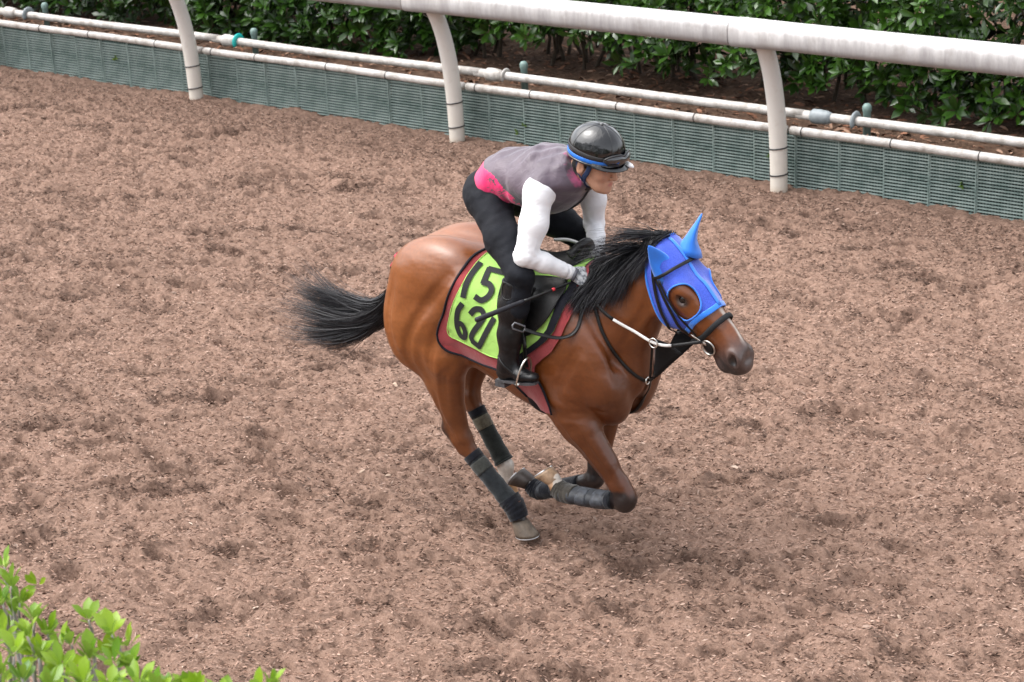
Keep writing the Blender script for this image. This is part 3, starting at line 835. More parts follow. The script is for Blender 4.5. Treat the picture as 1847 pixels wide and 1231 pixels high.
            F.append(q)
        F = np.vstack(F); F = F[(F >= 0).all(1)]
        for _ in range(smooth):
            acc = np.zeros_like(V); cnt = np.zeros(len(V))
            for j in range(4):
                a, b = F[:, j], F[:, (j + 1) % 4]
                np.add.at(acc, a, V[b]); np.add.at(cnt, a, 1); np.add.at(acc, b, V[a]); np.add.at(cnt, b, 1)
            V = V * 0.5 + 0.5 * acc / np.maximum(cnt, 1)[:, None]
        return s.lo + V * s.h, F
#SDF-END
#HORSE-BEGIN
# ------------------------------------------------------------------ the horse (its frame: x forward, y to its left, z up, origin on the ground under the withers)
HO = (2.32, -5.78, 0.0)
H = Field((-1.28, -0.48, -0.02), (1.02, 0.48, 1.80), 0.0082)
RS, LS = -1, 1
# trunk
H.loft((0, 0, 0), (1, 0, 0), (0, 1, 0), [(-1.05, 1.20, 0.10, 0.16), (-0.96, 1.22, 0.18, 0.235), (-0.80, 1.215, 0.235, 0.285), (-0.62, 1.19, 0.255, 0.315),
       (-0.44, 1.14, 0.262, 0.325), (-0.25, 1.085, 0.272, 0.35), (-0.06, 1.065, 0.26, 0.37), (0.10, 1.08, 0.215, 0.36), (0.22, 1.07, 0.155, 0.29), (0.285, 1.05, 0.10, 0.20)], k=0.03, e=2.15)
for sy in (RS, LS):
    H.ell((-0.74, sy * 0.125, 1.30), (0.30, 0.15, 0.225), (1, 0, 0.12), k=0.05)        # croup
    H.ell((-0.86, sy * 0.155, 1.08), (0.20, 0.125, 0.27), (1, 0, -0.3), k=0.05)         # thigh
    H.ell((-0.99, sy * 0.11, 1.13), (0.10, 0.10, 0.20), (1, 0, -0.15), k=0.05)          # buttock
    H.ell((-0.52, sy * 0.20, 1.28), (0.10, 0.06, 0.10), k=0.07)                         # point of hip
    H.ell((0.09, sy * 0.185, 1.12), (0.30, 0.075, 0.15), (0.62, 0, -0.78), k=0.05)      # shoulder
    H.ell((0.225, sy * 0.13, 0.93), (0.11, 0.095, 0.13), k=0.05)                         # point of shoulder
    H.ell((0.215, sy * 0.085, 0.84), (0.10, 0.08, 0.10), k=0.05)                          # breast
    H.ell((0.03, sy * 0.195, 0.93), (0.14, 0.075, 0.17), (1, 0, -0.5), k=0.04)          # triceps
# near (right) hind leg
y = -0.165
H.ecap((-0.72, y, 1.12), (-0.675, -0.185, 0.93), (0.12, 0.165), (0.092, 0.112), k=0.05)
H.ecap((-0.685, -0.185, 0.95), (-0.695, -0.145, 0.62), (0.09, 0.105), (0.05, 0.056), k=0.04)
H.ecap((-0.86, -0.16, 0.98), (-0.74, -0.15, 0.68), (0.085, 0.10), (0.042, 0.055), k=0.05)
H.ecap((-0.69, -0.145, 0.64), (-0.665, -0.13, 0.50), (0.046, 0.06), (0.042, 0.055), k=0.03)
H.ecap((-0.735, -0.14, 0.62), (-0.745, -0.13, 0.53), (0.022, 0.03), (0.026, 0.03), k=0.03)     # point of hock
H.ecap((-0.745, -0.13, 0.535), (-0.66, -0.125, 0.43), (0.028, 0.032), (0.03, 0.035), k=0.03)
H.ecap((-0.655, -0.13, 0.49), (-0.60, -0.12, 0.40), (0.042, 0.05), (0.034, 0.038), k=0.025)
H.chain([(-0.60, -0.12, 0.40), (-0.42, -0.105, 0.215), (-0.375, -0.10, 0.185)], [(0.032, 0.038), (0.031, 0.038), (0.037, 0.045)], k=0.02)
H.chain([(-0.375, -0.10, 0.185), (-0.345, -0.10, 0.10)], [(0.036, 0.042), (0.036, 0.04)], k=0.02)
# far (left) hind leg
H.ecap((-0.72, 0.165, 1.10), (-0.68, 0.185, 0.93), (0.12, 0.17), (0.10, 0.12), k=0.05)
H.ecap((-0.70, 0.185, 0.95), (-0.80, 0.14, 0.70), (0.09, 0.11), (0.046, 0.06), k=0.04)
H.ecap((-0.92, 0.15, 1.02), (-0.84, 0.14, 0.74), (0.085, 0.10), (0.04, 0.05), k=0.05)
H.ecap((-0.80, 0.14, 0.72), (-0.80, 0.12, 0.61), (0.043, 0.058), (0.042, 0.055), k=0.03)
H.ecap((-0.865, 0.13, 0.71), (-0.875, 0.12, 0.65), (0.025, 0.03), (0.026, 0.03), k=0.03)
H.ecap((-0.875, 0.12, 0.65), (-0.79, 0.12, 0.54), (0.028, 0.03), (0.03, 0.035), k=0.03)
H.ecap((-0.80, 0.12, 0.61), (-0.755, 0.12, 0.52), (0.04, 0.05), (0.033, 0.038), k=0.025)
H.chain([(-0.755, 0.12, 0.52), (-0.62, 0.12, 0.31), (-0.595, 0.12, 0.265)], [(0.031, 0.037), (0.030, 0.036), (0.037, 0.044)], k=0.02)
H.chain([(-0.595, 0.12, 0.265), (-0.59, 0.12, 0.17)], [(0.036, 0.042), (0.035, 0.038)], k=0.02)
# near (right) fore leg, folded
H.ecap((0.04, -0.195, 0.86), (0.10, -0.185, 0.74), (0.075, 0.115), (0.066, 0.095), k=0.05)
H.ecap((0.08, -0.185, 0.78), (0.30, -0.15, 0.47), (0.068, 0.098), (0.042, 0.05), k=0.04)
H.ecap((0.14, -0.195, 0.72), (0.24, -0.165, 0.58), (0.05, 0.07), (0.04, 0.05), k=0.03)
H.ecap((0.30, -0.15, 0.47), (0.335, -0.148, 0.405), (0.044, 0.052), (0.045, 0.048), k=0.025)
H.ecap((0.34, -0.148, 0.425), (0.325, -0.148, 0.385), (0.04, 0.04), (0.042, 0.042), k=0.03)
H.chain([(0.315, -0.148, 0.395), (0.22, -0.145, 0.375), (-0.02, -0.135, 0.345), (-0.07, -0.13, 0.345)], [(0.042, 0.046), (0.032, 0.036), (0.030, 0.034), (0.036, 0.042)], k=0.025)
H.chain([(-0.07, -0.13, 0.345), (-0.105, -0.13, 0.40)], [(0.034, 0.04), (0.036, 0.038)], k=0.02)
# far (left) fore leg, folded
H.ecap((0.02, 0.195, 0.86), (0.03, 0.175, 0.72), (0.075, 0.115), (0.064, 0.09), k=0.05)
H.ecap((0.02, 0.18, 0.76), (-0.015, 0.12, 0.42), (0.066, 0.09), (0.042, 0.05), k=0.04)
H.ecap((-0.015, 0.12, 0.42), (-0.02, 0.10, 0.335), (0.044, 0.05), (0.043, 0.046), k=0.025)
H.chain([(-0.035, 0.10, 0.325), (-0.14, 0.10, 0.275), (-0.33, 0.10, 0.195), (-0.375, 0.10, 0.185)], [(0.041, 0.045), (0.032, 0.036), (0.030, 0.034), (0.036, 0.042)], k=0.025)
H.chain([(-0.375, 0.10, 0.185), (-0.435, 0.10, 0.215)], [(0.034, 0.04), (0.036, 0.038)], k=0.02)
# neck
H.chain([(0.10, 0, 1.17), (0.24, 0, 1.30), (0.38, 0, 1.44), (0.50, 0, 1.545)], [(0.155, 0.26), (0.12, 0.205), (0.095, 0.148), (0.080, 0.108)], k=0.06)
H.ecap((-0.05, 0, 1.37), (0.16, 0, 1.42), (0.07, 0.07), (0.06, 0.06), k=0.09)                  # withers into the crest
H.ecap((0.14, -0.10, 1.12), (0.41, -0.05, 1.37), (0.05, 0.09), (0.04, 0.06), k=0.05)
H.ecap((0.14, 0.10, 1.12), (0.41, 0.05, 1.37), (0.05, 0.09), (0.04, 0.06), k=0.05)
# head: axis runs from the poll down the face; s along it, t from the face line towards the jaw
HP = np.array((0.525, 0.0, 1.655)); HD = np.array((0.654, 0.0, -0.757)); HJ = -np.array((0.757, 0.0, 0.654))
def hd(s_, y_, t_): return HP + HD * s_ + HJ * t_ + np.array((0, y_, 0))
hs = [(0.0, 0.078, 0.082, 0.078), (0.06, 0.107, 0.102, 0.109), (0.14, 0.122, 0.110, 0.127), (0.22, 0.128, 0.107, 0.132), (0.30, 0.120, 0.086, 0.122), (0.38, 0.104, 0.068, 0.104),
      (0.455, 0.090, 0.056, 0.088), (0.53, 0.082, 0.053, 0.080), (0.582, 0.080, 0.056, 0.076), (0.617, 0.080, 0.047, 0.058)]
H.loft(HP, HD, (0, 1, 0), [(a, (-b if np.cross(HD, (0, 1, 0)) @ HJ < 0 else b), c, e_) for a, b, c, e_ in hs], k=0.035,
       taper=(0.30 if np.cross(HD, (0, 1, 0)) @ HJ < 0 else -0.30), e=2.9)
for sy in (RS, LS):
    H.ell(hd(0.215, sy * 0.066, 0.175), (0.10, 0.028, 0.075), HD, k=0.03)                 # cheek
    H.ell(hd(0.205, sy * 0.098, 0.038), (0.045, 0.024, 0.030), HD, k=0.03)               # brow
    H.ecap(hd(0.25, sy * 0.092, 0.085), hd(0.40, sy * 0.056, 0.088), 0.018, 0.010, k=0.025)   # facial crest
    H.ell(hd(0.582, sy * 0.050, 0.048), (0.046, 0.024, 0.038), HD, k=0.02)               # nostril flare
    H.ell(hd(0.590, sy * 0.079, 0.050), (0.038, 0.031, 0.021), HD + 0.7 * HJ, k=0.006, op='sub')
    H.ell(hd(0.238, sy * 0.112, 0.058), (0.026, 0.016, 0.017), HD, k=0.014, op='sub')    # eye socket
    H.ecap(hd(0.50, sy * 0.062, 0.120), hd(0.63, sy * 0.050, 0.112), 0.005, 0.006, k=0.008, op='sub')   # mouth
H.ell(hd(0.572, 0, 0.145), (0.048, 0.038, 0.026), HD, k=0.02)                            # chin and lower lip
H.ecap(hd(0.24, 0, 0.014), hd(0.56, 0, 0.014), 0.030, 0.022, k=0.03)                     # nasal bone
#HORSE-END
# ------------------------------------------------------------------ horse
horse = thing('horse', 'bay racehorse galloping with all four feet gathered under it', 'horse', HO)
HV, HF = H.mesh(smooth=1)
def sstep(x, a, b):
    t = np.clip((x - a) / (b - a), 0, 1); return t * t * (3 - 2 * t)
def seg_dist(P, a, b):
    a = np.array(a, float); b = np.array(b, float); ab = b - a
    t = np.clip(((P - a) @ ab) / (ab @ ab), 0, 1)
    return np.linalg.norm(P - a - t[:, None] * ab, axis=1), t
GROOVES = [                                         # muscle lines on the right side (mirrored): points, width, depth (+ raises)
    ([(-0.02, -0.18, 1.40), (0.12, -0.2, 1.24), (0.24, -0.2, 1.08), (0.32, -0.15, 0.98)], 0.026, 0.010),
    ([(0.16, -0.25, 1.14), (0.08, -0.27, 1.02), (0.06, -0.27, 0.92), (0.14, -0.25, 0.85)], 0.018, 0.009),
    ([(0.30, -0.20, 0.88), (0.20, -0.24, 0.83), (0.08, -0.26, 0.82), (-0.02, -0.26, 0.85)], 0.018, 0.008),
    ([(-0.07, -0.28, 1.10), (-0.09, -0.28, 0.98), (-0.05, -0.28, 0.86), (0.02, -0.25, 0.78)], 0.022, 0.011),
    ([(0.12, -0.26, 0.76), (0.20, -0.22, 0.63), (0.275, -0.19, 0.52)], 0.011, 0.007),
    ([(0.05, -0.26, 0.74), (0.14, -0.22, 0.62), (0.235, -0.18, 0.505)], 0.010, 0.006),
    ([(0.20, -0.22, 0.70), (0.28, -0.19, 0.56), (0.315, -0.17, 0.48)], 0.012, -0.004),
    ([(0.35, 0.0, 0.96), (0.31, 0.0, 0.84), (0.22, 0.0, 0.76)], 0.022, 0.013),
    ([(0.27, -0.15, 1.06), (0.36, -0.13, 1.22), (0.44, -0.11, 1.36), (0.47, -0.10, 1.46)], 0.018, 0.009),
    ([(0.12, -0.18, 1.30), (0.27, -0.14, 1.43), (0.40, -0.11, 1.54)], 0.030, 0.006),
    ([(-0.58, -0.25, 1.38), (-0.70, -0.29, 1.24), (-0.82, -0.30, 1.08), (-0.87, -0.27, 0.92), (-0.83, -0.22, 0.78)], 0.022, 0.013),
    ([(-0.55, -0.27, 1.24), (-0.64, -0.30, 1.12), (-0.70, -0.29, 0.98), (-0.72, -0.25, 0.86)], 0.020, 0.010),
    ([(-0.92, -0.20, 1.34), (-0.98, -0.24, 1.16), (-0.97, -0.24, 1.02), (-0.90, -0.22, 0.88)], 0.020, 0.009),
    ([(-0.46, -0.27, 1.22), (-0.50, -0.28, 1.08), (-0.56, -0.28, 0.97)], 0.030, 0.016),
    ([(-0.42, -0.24, 0.92), (-0.52, -0.25, 0.94), (-0.60, -0.26, 0.98)], 0.020, -0.010),
    ([(-0.60, -0.24, 0.94), (-0.65, -0.26, 0.86), (-0.68, -0.22, 0.76), (-0.69, -0.19, 0.66)], 0.013, 0.008),
    ([(-0.74, -0.20, 0.74), (-0.735, -0.18, 0.66), (-0.72, -0.17, 0.58)], 0.014, 0.012),
    ([(-0.70, -0.22, 0.82), (-0.715, -0.19, 0.70), (-0.71, -0.17, 0.60)], 0.008, -0.004),
    ([(-0.70, -0.18, 0.55), (-0.67, -0.17, 0.49), (-0.63, -0.16, 0.44)], 0.012, 0.005),
    ([(0.33, -0.20, 0.46), (0.325, -0.20, 0.42)], 0.010, 0.005),
    ([(-0.52, -0.22, 1.40), (-0.62, -0.2, 1.46), (-0.78, -0.18, 1.47)], 0.035, -0.006),
    ([(-0.45, 0.0, 1.50), (-0.62, 0.0, 1.53), (-0.82, 0.0, 1.52), (-1.0, 0.0, 1.42)], 0.030, 0.014),
    ([(-0.36, -0.27, 1.02), (-0.34, -0.28, 0.90), (-0.28, -0.22, 0.80)], 0.016, 0.004), ([(-0.28, -0.27, 1.02), (-0.26, -0.28, 0.88), (-0.20, -0.22, 0.78)], 0.016, 0.004),
]
def sculpt(P):
    N = H.grad(P); disp = np.zeros(len(P))
    for sy in (1, -1):
        for pts, w, dep in GROOVES:
            if sy == -1 and all(p[1] == 0 for p in pts): continue
            if sy == -1 and pts[0][2] < 0.80: continue                       # the far limbs are posed differently
            C_ = catmull(pts, 5) * np.array((1, sy, 1))
            lo, hi = C_.min(0) - 0.12, C_.max(0) + 0.12
            m = ((P > lo) & (P < hi)).all(1)
            if not m.any(): continue
            d = np.full(m.sum(), 9.0); tt = np.zeros(m.sum()); n = len(C_) - 1
            for i in range(n):
                q, t = seg_dist(P[m], C_[i], C_[i + 1]); tt = np.where(q < d, (i + t) / n, tt); d = np.minimum(d, q)
            on = np.array([max(0.0, float(v)) for v in -H.sample(C_)]).max()
            d = np.maximum(d - 0.012, 0)
            disp[m] -= dep * np.exp(-(d / w) ** 2) * np.sin(np.pi * np.clip(tt * 0.9 + 0.05, 0, 1)) ** 0.5
    return P + N * disp[:, None]
def coat_colours(P):
    n1 = vnoise(P[:, 0] * 9 + P[:, 1] * 4, P[:, 2] * 9, 51); n2 = vnoise(P[:, 0] * 25 + P[:, 1] * 13, P[:, 2] * 25, 52)
    bay = np.array((0.138, 0.037, 0.0074)); lite = np.array((0.228, 0.074, 0.017)); dark = np.array((0.008, 0.0055, 0.0055)); white_ = np.array((0.48, 0.43, 0.38))
    mix = lambda c, q, f: c * (1 - f[:, None]) + q * f[:, None]
    c = np.repeat(bay[None], len(P), 0)
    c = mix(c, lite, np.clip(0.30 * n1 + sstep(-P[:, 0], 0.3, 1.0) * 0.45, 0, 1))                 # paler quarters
    c = mix(c, np.array((0.062, 0.0165, 0.0045)), 0.75 * sstep(P[:, 0], -0.1, 0.35) * sstep(-P[:, 2], -1.5, -0.85) * (P[:, 0] < 0.46))  # shade painted into the coat over the chest and forehand
    c = mix(c, np.array((0.062, 0.017, 0.005)), 0.55 * sstep(-P[:, 2], -0.95, -0.55))   # shade painted into the coat low on the body
    for a, b, r0, r1 in (((0.345, -0.15, 0.42), (0.34, -0.15, 0.37), 0.06, 0.03), ((0.33, -0.148, 0.39), (-0.10, -0.13, 0.37), 0.085, 0.07),
                         ((-0.01, 0.11, 0.44), (-0.03, 0.1, 0.30), 0.10, 0.06), ((-0.03, 0.1, 0.32), (-0.43, 0.1, 0.20), 0.09, 0.07),
                         ((-0.765, -0.13, 0.60), (-0.74, -0.13, 0.46), 0.055, 0.02), ((-0.58, -0.12, 0.36), (-0.34, -0.1, 0.10), 0.09, 0.05),
                         ((-0.89, 0.12, 0.68), (-0.86, 0.12, 0.60), 0.05, 0.01), ((-0.75, 0.12, 0.50), (-0.60, 0.12, 0.29), 0.08, 0.05)):
        d, t = seg_dist(P, a, b)
        c = mix(c, dark * 1.6, 1 - sstep(d + 0.02 * (n2 - 0.5), r1, r0))
    d, t = seg_dist(P, (-0.60, 0.12, 0.265), (-0.59, 0.12, 0.12)); c = mix(c, white_, 1 - sstep(d + 0.015 * (n2 - 0.5), 0.055, 0.075))
    d, t = seg_dist(P, (-0.085, -0.13, 0.375), (-0.11, -0.13, 0.43)); c = mix(c, white_, (1 - sstep(d, 0.045, 0.06)) * sstep(P[:, 2], 0.36, 0.385))
    q = P - HP; s_ = q @ HD; t_ = q @ HJ
    head = (P[:, 0] > 0.45) & (P[:, 2] > 1.0)
    muz = np.where(head, sstep(s_ + 0.25 * t_ + 0.03 * (n1 - 0.5), 0.45, 0.58), 0)
    c = mix(c, np.array((0.052, 0.043, 0.043)), muz * 0.85)
    d, t = seg_dist(P, hd(0.50, -0.058, 0.120), hd(0.63, -0.046, 0.112)); c = mix(c, np.array((0.012, 0.010, 0.010)), 1 - sstep(d, 0.006, 0.014))
    lip = np.where(head, sstep(s_ + 0.5 * t_, 0.58, 0.66) * sstep(t_, 0.03, 0.1), 0)
    c = mix(c, np.array((0.028, 0.025, 0.026)), lip * 0.7)
    d, t = seg_dist(P, (-0.075, -0.13, 0.365), (-0.10, -0.13, 0.395)); c = mix(c, np.array((0.42, 0.20, 0.07)), 0.8 * (1 - sstep(d, 0.03, 0.05)) * (P[:, 0] < -0.085) * sstep(n1, 0.3, 0.6))
    nos = np.minimum(np.linalg.norm((P - hd(0.592, -0.062, 0.052)), axis=1), np.linalg.norm((P - hd(0.592, 0.062, 0.052)), axis=1))
    c = mix(c, np.array((0.015, 0.011, 0.011)), 1 - sstep(nos, 0.016, 0.028))
    eye = np.minimum(np.linalg.norm((P - hd(0.24, -0.105, 0.058)), axis=1), np.linalg.norm((P - hd(0.24, 0.10, 0.058)), axis=1))
    c = mix(c, np.array((0.035, 0.022, 0.018)), 0.85 * (1 - sstep(eye + 0.008 * (n2 - 0.5), 0.022, 0.045)))
    stripe = np.where(head & (t_ < 0.03), (1 - sstep(np.abs(P[:, 1] - 0.004 - 0.008 * np.sin(s_ * 30)), 0.006, 0.015)) * sstep(s_, 0.05, 0.1) * (1 - sstep(s_, 0.50, 0.57)), 0)
    return mix(c, white_, stripe * 0.7)
coat = NT('bay_coat')
cc = coat.attr('coat').outputs['Color']
cc = coat.mix(1.0, cc, coat.ramp(coat.noise(55, 4, 0.6), (0.3, (0.86,) * 3), (0.7, (1.12,) * 3)), 'MULTIPLY')
coat.set(color=cc, rough=0.34, spec=0.6, sheen=0.0, sheenr=0.4)
mpn = coat.n('ShaderNodeMapping'); mpn.inputs['Scale'].default_value = (1, 1, 2.2); coat.l(coat.obj(), mpn.inputs['Vector'])
bb = coat.bump(coat.noise(6.5, 2, 0.4, mpn.outputs[0]), 0.22, 0.03)
coat.bump(coat.noise(420, 2, 0.6), 0.06, 0.002, bb)
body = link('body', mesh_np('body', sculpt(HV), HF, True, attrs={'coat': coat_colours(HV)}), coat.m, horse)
EYEY = float(-H.cast(hd(0.238, -0.3, 0.058)[None], np.array([[0, 1.0, 0]]), 0.0, far=0.29)[0][0, 1]) + 0.001
eye_mat = simple('horse_eye', (0.006, 0.004, 0.004), 0.06, spec=0.7)
for sy in (-1, 1):
    MB().add(tube([hd(0.238, sy * (EYEY + q), 0.058) for q in (-0.012, 0.0, 0.006, 0.0095, 0.011)], [(0.024, 0.018), (0.025, 0.0185), (0.020, 0.0150), (0.010, 0.008), (0.003, 0.003)], 16, up=tuple(HD))).build('eye', eye_mat, horse)
    # eyelid fold
    a = np.linspace(-0.4, math.pi + 0.4, 15)
    MB().add(tube([hd(0.238 - math.cos(q) * 0.024, sy * (EYEY + 0.004), 0.058 - math.sin(q) * 0.018) for q in a], 0.005, 6)).build('eyelid', simple('lid', (0.035, 0.02, 0.016), 0.5), horse)
def rings(name, sec, mat, parent, n=24):
    """closed loft through rings: (centre, axis u, axis v, ru, rv)"""
    V = []; a = np.arange(n) / n * 2 * math.pi
    for c_, u, v, ru, rv in sec: V.append(np.array(c_) + np.outer(np.cos(a) * ru, u) + np.outer(np.sin(a) * rv, v))
    m_ = len(sec)
    F = [(i * n + j, i * n + (j + 1) % n, (i + 1) * n + (j + 1) % n, (i + 1) * n + j) for i in range(m_ - 1) for j in range(n)]
    F += [tuple(range(n))[::-1], tuple((m_ - 1) * n + j for j in range(n))]
    return MB().add((np.vstack(V), F)).build(name, mat, parent)
hoof_mat = NT('hoof_horn'); hoof_mat.set(color=hoof_mat.ramp(hoof_mat.noise(30, 4, 0.6), (0.3, (0.065, 0.048, 0.035)), (0.7, (0.145, 0.112, 0.083))), rough=0.55); hoof_mat.bump(hoof_mat.noise(90, 2), 0.2, 0.003); hoof_mat = hoof_mat.m
hoof_dark = simple('dark_hoof', (0.040, 0.029, 0.024), 0.5, 0.3)
hoof_tan = simple('tan_hoof', (0.42, 0.22, 0.09), 0.5, 0.3)
shoe_mat = simple('steel_shoe', (0.55, 0.55, 0.56), 0.35, metal=0.8)
sole_mat = simple('hoof_sole', (0.28, 0.22, 0.17), 0.9, 0.3, 40)
def hoof(c, axis, fwd, mat, scale=1.0):
    """c: coronet centre, axis: from coronet to sole, fwd: toe direction"""
    ax = np.array(axis, float); ax /= np.linalg.norm(ax); f = np.array(fwd, float); f -= ax * (f @ ax); f /= np.linalg.norm(f); s_ = np.cross(ax, f)
    sec = []
    for t, fo, rf, rs in ((-0.012, 0.0, 0.036, 0.036), (0.0, 0.002, 0.043, 0.043), (0.03, 0.014, 0.051, 0.048), (0.055, 0.026, 0.058, 0.053), (0.07, 0.034, 0.063, 0.056)):
        sec.append((np.array(c) + ax * t * scale + f * fo * scale, f, s_, rf * scale, rs * scale))
    o = rings('hoof', sec, mat, horse)
    cs = np.array(c) + ax * 0.0735 * scale + f * 0.034 * scale
    rings('sole', [(cs - ax * 0.002, f, s_, 0.054 * scale, 0.047 * scale), (cs + ax * 0.003, f, s_, 0.052 * scale, 0.045 * scale)], sole_mat, o)
    a = np.linspace(-2.5, 2.5, 23)
    P = [cs + f * math.cos(q) * 0.055 * scale + s_ * math.sin(q) * 0.048 * scale for q in a]
    MB().add(tube(P, 0.0085 * scale, 8, up=tuple(ax), flat=0.6)).build('horseshoe', shoe_mat, o)
hoof_brown = simple('brown_white_hoof', (0.26, 0.17, 0.105), 0.55, 0.45, 22)
hoof((-0.345, -0.10, 0.105), (0.12, 0, -1), (1, 0, 0.1), hoof_mat)
hoof((-0.59, 0.12, 0.165), (-0.25, 0, -1), (1, 0, -0.3), hoof_tan)
hoof((-0.100, -0.13, 0.395), (-0.62, 0, 0.78), (-0.78, 0, -0.62), hoof_brown, 0.88)
hoof((-0.435, 0.10, 0.215), (-0.80, 0, 0.60), (-0.60, 0, -0.80), hoof_dark)
# ------------------------------------------------------------------ surfaces that lie on the horse
from mathutils.geometry import delaunay_2d_cdt
AXZ = 1.05
def on_trunk(q, off):
    """(position along the back, angle from straight up towards the right side) -> point on the coat, off above it"""
    q = np.asarray(q, float)
    d = np.stack([np.zeros(len(q)), -np.sin(q[:, 1]), np.cos(q[:, 1])], 1)
    o = np.stack([q[:, 0], np.zeros(len(q)), np.full(len(q), AXZ)], 1)
    P, hit = H.cast(o + d * 0.62, -d, off, far=0.6, n=150)
    return P
def on_head(q, off):
    q = np.asarray(q, float)
    d = np.sin(q[:, 1])[:, None] * np.array((0, -1.0, 0)) - np.cos(q[:, 1])[:, None] * HJ
    o = HP + q[:, :1] * HD + 0.10 * HJ
    P, hit = H.cast(o + d * 0.26, -d, off, far=0.255, n=110)
    return P
def inside(pt, poly):
    x, y = pt; c = False
    for i in range(len(poly)):
        (x1, y1), (x2, y2) = poly[i], poly[i - 1]
        if (y1 > y) != (y2 > y) and x < (x2 - x1) * (y - y1) / (y2 - y1) + x1: c = not c
    return c
def densify(poly, step, closed=True):
    out = []
    n = len(poly)
    for i in range(n if closed else n - 1):
        a = np.array(poly[i], float); b = np.array(poly[(i + 1) % n], float)
        m = max(1, int(np.linalg.norm(b - a) / step))
        out += [tuple(a + (b - a) * k / m) for k in range(m)]
    if not closed: out.append(tuple(poly[-1]))
    return out
def patch(outline, holes, step, mapper, off, wob=0.0, seed=0):
    """sheet over the area of the outline (less holes), laid on the surface by mapper"""
    loops = [densify(outline, step)] + [densify(h, step) for h in holes]
    vs, es = [], []
    for lp in loops:
        b = len(vs); vs += [Vector(p) for p in lp]; es += [(b + i, b + (i + 1) % len(lp)) for i in range(len(lp))]
    xs = [p[0] for p in loops[0]]; ys = [p[1] for p in loops[0]]
    for i, x in enumerate(np.arange(min(xs), max(xs), step)):
        for y in np.arange(min(ys) + (i % 2) * step * .5, max(ys), step):
            p = (x, y)
            if inside(p, loops[0]) and not any(inside(p, h) for h in loops[1:]):
                if min((q.x - x) ** 2 + (q.y - y) ** 2 for q in vs[:sum(map(len, loops))]) > (0.45 * step) ** 2: vs.append(Vector(p))
    V2, E2, F2, *_ = delaunay_2d_cdt(vs, es, [], 0, 1e-5)
    Q = np.array([(v.x, v.y) for v in V2])
    F = []
    for f in F2:
        c = tuple(Q[list(f)].mean(0))
        if inside(c, loops[0]) and not any(inside(c, h) for h in loops[1:]): F.append(f)
    o = off + (wob * (vnoise(Q[:, 0] * 22 + seed, Q[:, 1] * 6, seed + 70) - 0.3) if wob else 0)
    P = mapper(Q, off)
    if wob: P = P + H.grad(P) * (o - off)[:, None]
    return P, F
def ribbon(P, N, width, thick, closed=False):
    """flat strap with rounded section along P, lying against normals N"""
    P = np.asarray(P, float); N = np.asarray(N, float)
    return tube(P, np.stack([np.full(len(P), width / 2), np.full(len(P), thick / 2)], 1), 8, up=N)
def strap(pts, width, thick, off=0.004, n=6, snap=True):
    P = catmull(pts, n)
    if snap:
        P = H.snap(P, off); P[1:-1] = (P[:-2] + 2 * P[1:-1] + P[2:]) / 4
    return ribbon(P, H.grad(P), width, thick)
def mirror(pts): return [(p[0], -p[1], p[2]) for p in pts]

leather = NT('black_leather'); leather.set(color=leather.ramp(leather.noise(40, 4), (0.3, (0.004, 0.004, 0.0045)), (0.7, (0.010, 0.0095, 0.0095))), rough=0.45, spec=0.32); leather.bump(leather.noise(300, 2), 0.15, 0.002); leather = leather.m
steel = simple('bit_steel', (0.62, 0.61, 0.58), 0.28, 0.1, 60, metal=1.0)
def fabric(name, c, vary=0.1, rough=0.85, weave=600, bump=0.25, fold=0.0, **kw):
    m = NT(name)
    dark = tuple(x * (1 - vary) for x in c); lite = tuple(min(1, x * (1 + vary)) for x in c)
    m.set(color=m.ramp(m.noise(14, 5, 0.6), (0.3, dark), (0.7, lite)), rough=rough, spec=0.25, **kw)
    b = m.bump(m.noise(weave, 2, 0.5), bump, 0.0015)
    if fold: m.bump(m.noise(16, 3, 0.5, None, 0.6), fold, 0.02, b)
    return m.m
red_wool = fabric('brick_red_felt', (0.25, 0.036, 0.040), 0.12, 0.95, 500, 0.35, 0.25, sheen=0.3)
lime = fabric('lime_cotton', (0.33, 0.57, 0.13), 0.05, 0.8, 700, 0.15, 0.30)
bind = fabric('black_binding', (0.007, 0.007, 0.012), 0.2, 0.85, 900, 0.3)
ink = simple('black_print', (0.008, 0.009, 0.010), 0.8)

# red saddle pad, both sides in one sheet, and the lime number cloth over it
pad = thing('saddle_pad', 'brick red saddle pad with black bound rear edge under the number cloth', 'saddle pad', HO)
rear = [(-0.492, 0.0), (-0.497, 0.112), (-0.509, 0.373), (-0.528, 0.633), (-0.576, 0.914), (-0.623, 1.191), (-0.646, 1.42), (-0.635, 1.60), (-0.590, 1.74), (-0.510, 1.84), (-0.42, 1.865), (-0.33, 1.85), (-0.28, 1.87), (-0.235, 1.93), (-0.20, 2.08), (-0.155, 2.25), (-0.06, 2.30)]
front = [(0.018, 2.26), (0.012, 2.15), (-0.012, 2.03), (-0.055, 1.88), (-0.080, 1.74), (-0.073, 1.603), (-0.03, 1.45), (0.025, 1.29), (0.075, 1.04), (0.105, 0.78), (0.115, 0.549), (0.118, 0.30), (0.11, 0.0)]
out = rear + front
outl = out + [(x, -t) for x, t in reversed(out[1:-1])]
Pv, Pf = patch(outl, [], 0.035, on_trunk, 0.010, 0.006, 1)
link('pad', mesh_np('pad', Pv, Pf, True, mats=[red_wool]), None, pad)
